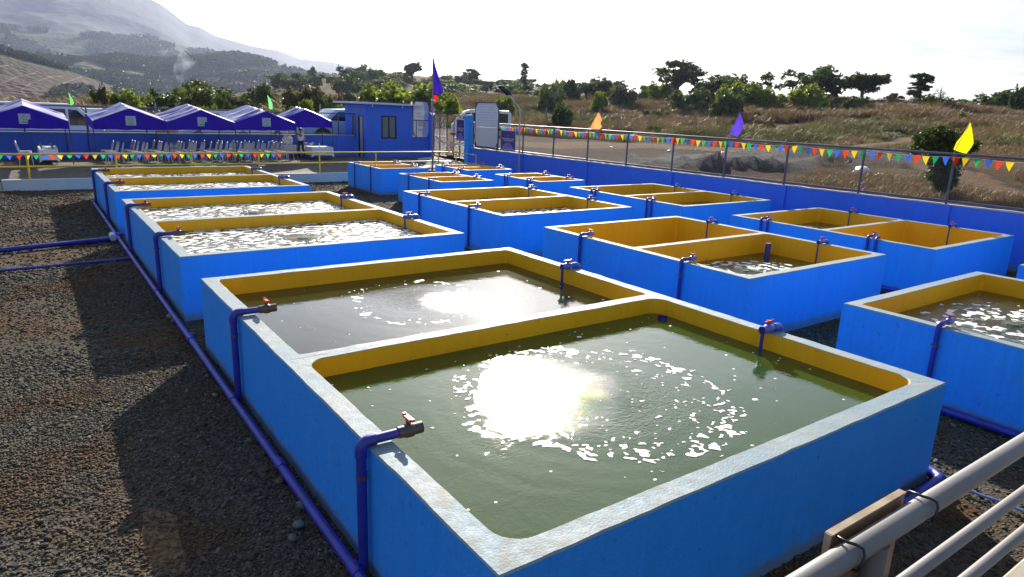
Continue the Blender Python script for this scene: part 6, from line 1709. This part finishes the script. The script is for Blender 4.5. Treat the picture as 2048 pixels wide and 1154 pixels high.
for nm, sel, mat, lb in (('dry_grass', ~gm, GRS, 'tall straw brown dry grass covering the slope'), ('green_grass', gm, GRS2, 'patches of greener weeds among the dry grass')):
    xx, yy_, zz, dd = x[sel], y[sel], z[sel], d[sel]; n = len(xx)
    s = rng.uniform(.55, 1.15, n) * np.clip(.15 + fbm(xx / 9, yy_ / 9, 4) * 1.9, .35, 1.7) * np.clip(dd / 75, .55, 1.1)
    scatter(nm, np.stack([xx, yy_, zz], 1), np.stack([s * 1.2, s * 1.2, s * .72], 1), np.stack([np.zeros(n), np.zeros(n), rng.uniform(0, 6.28, n)], 1), [tuft(i + 10, 84, 1.15, .013, .42) for i in range(5)], mat, lb)
# short near grass and litter in the lot beyond the fence
x, y, d = grass_pts(30000, 30, 76, 22, 66)
k = (fbm(x / 4 + 60, y / 4, 4) > .53) & (rng.random(len(x)) > .45); x, y = x[k], y[k]; n = len(x); s = rng.uniform(.18, .42, n)
scatter('weeds', np.stack([x, y, height(x, y)], 1), np.stack([s, s, s * 1.0], 1), np.stack([np.zeros(n), np.zeros(n), rng.uniform(0, 6.28, n)], 1), [tuft(i + 30, 40, 1.0, .02, .45) for i in range(4)], GRS, 'low dry weeds on the bare lot beyond the fence')
lit = [(1188, 280), (1300, 283), (1338, 303), (1395, 300), (1447, 306), (1500, 298), (1222, 296), (1640, 330), (1722, 345), (1745, 322), (1812, 317), (1760, 352), (1600, 300), (1420, 322)]
for i, (px, py) in enumerate(lit):
    p = hit(px, py) + Vector((0, 0, .03))
    bm = bmesh.new(); bmesh.ops.create_icosphere(bm, subdivisions=2, radius=1)
    for v in bm.verts: v.co = Vector((v.co.x * .22, v.co.y * .16, v.co.z * .09)) * (1 + rnd.uniform(-.3, .3))
    me = bpy.data.meshes.new('litter'); bm.to_mesh(me); bm.free()
    big = 2.6 if i == 8 else rnd.uniform(.6, 1.2)
    lab(obj('litter', me, WHITE, None, p, (0, 0, rnd.uniform(0, 6)), big), 'crumpled white sack on the gravel heap' if i == 8 else 'scrap of white litter on the bare lot beyond the fence', 'litter', None if i == 8 else 'litter scraps on the bare lot')
# woods on the far hills: tree clumps as one mass per hill
def hill_trees(name, V, n, size, label, seed, sel):
    ny, nx, _ = V.shape; g = np.random.default_rng(seed)
    j = g.uniform(0, ny * .8 - 1, n); i = g.uniform(0, nx - 1.01, n); j0 = j.astype(int); i0 = i.astype(int); fj = (j - j0)[:, None]; fi = (i - i0)[:, None]
    p = (V[j0, i0] * (1 - fi) + V[j0, i0 + 1] * fi) * (1 - fj) + (V[j0 + 1, i0] * (1 - fi) + V[j0 + 1, i0 + 1] * fi) * fj
    k = sel(p); p = p[k]; n = len(p); s = size * g.uniform(.5, 1.4, n)
    scatter(name, p, np.stack([s, s, s], 1), np.stack([np.zeros(n), np.zeros(n), g.uniform(0, 6.28, n)], 1), WOODS, LD, label)
WOODS = [leaves([(0, 0, .4, .5, .5, .4)] + [(g_, -g_, .4, .3, .3, .3)], 90, .22, 200 + i, .5) for i, g_ in enumerate((.2, -.3, .1, .3))]
WM = m_leaf('far_wood', (.030, .050, .020), (.050, .078, .028))
for m_ in WOODS: m_.materials.append(WM)
def seln(th, sc_, sd_): return lambda p: fbm(p[:, 0] / sc_ + sd_, p[:, 1] / sc_, 4) > th
def selcut(p):
    q = p - np.array([0, 0, CZ]); zz = q @ np.array(CF); px = 1024 + FOC * (q @ np.array(CR)) / zz; py = 577 - FOC * (q @ np.array(CU)) / zz
    return ((py < 106 + px * .26) | (px > 235) | ((px - 150) ** 2 / 1800 + (py - 192) ** 2 / 180 < 1)) & (fbm(p[:, 0] / 30, p[:, 1] / 30, 3) > .36)
hill_trees('graded_hill_wood', VC, 26000, 6.0, 'green scrub wood on the upper part of the graded hill', 41, selcut)
for nm, lbl, sz, n, th, s_, sd_ in (('foothill_far', 'scrub wood covering the far foothill', 15, 16000, .47, 140, 3), ('foothill_mid', 'scrub wood covering the middle foothill', 9, 22000, .44, 80, 8)):
    o_ = bpy.data.objects[nm]; cnt = len(o_.data.vertices); arr = np.empty(cnt * 3, np.float32); o_.data.vertices.foreach_get('co', arr); hill_trees(nm + '_wood', arr.reshape(60, 220, 3), n, sz, lbl, sd_, seln(th, s_, sd_))

# ------------------------------------------------------------------ smoke and haze
def volume_mat(name, col, dens, noise=None, aniso=.3):
    t = NT(name); v = t.new('ShaderNodeVolumePrincipled'); v.inputs['Color'].default_value = (*col, 1); v.inputs['Anisotropy'].default_value = aniso
    v.inputs['Density'].default_value = dens
    if noise:
        n_ = t.noise(t.coord('Object'), noise, 3, .6); t.link(t.rng(n_, .42, .66, 0, dens), v.inputs['Density'])
    t.link(v.outputs[0], t.out.inputs['Volume']); return t.m
SMK = volume_mat('smoke', (.80, .88, 1), .030, .11, .2)
pts = [ond(x, y, 820) for x, y in ((361, 172), (361, 160), (357, 148), (358, 138), (366, 130), (372, 120), (380, 110))]
o = thing('smoke_plume', 'thin pale smoke plume rising from the far valley', 'smoke', tuple(pts[0]))
obj('smoke', MB().tube([p - pts[0] for p in pts], [2.2, 3.5, 5, 6.5, 8, 9, 8], 10).mesh(), SMK, o)
lab(o, kind='stuff')
m = MB(); m.box(-3000, 3000, -150, 5300, -70, 1080)
hz = lab(obj('haze', m.mesh(), volume_mat('haze_air', (.58, .69, 1.0), 0.66e-4, None, .5)), 'pale blue haze filling the air toward the mountain', kind='stuff')
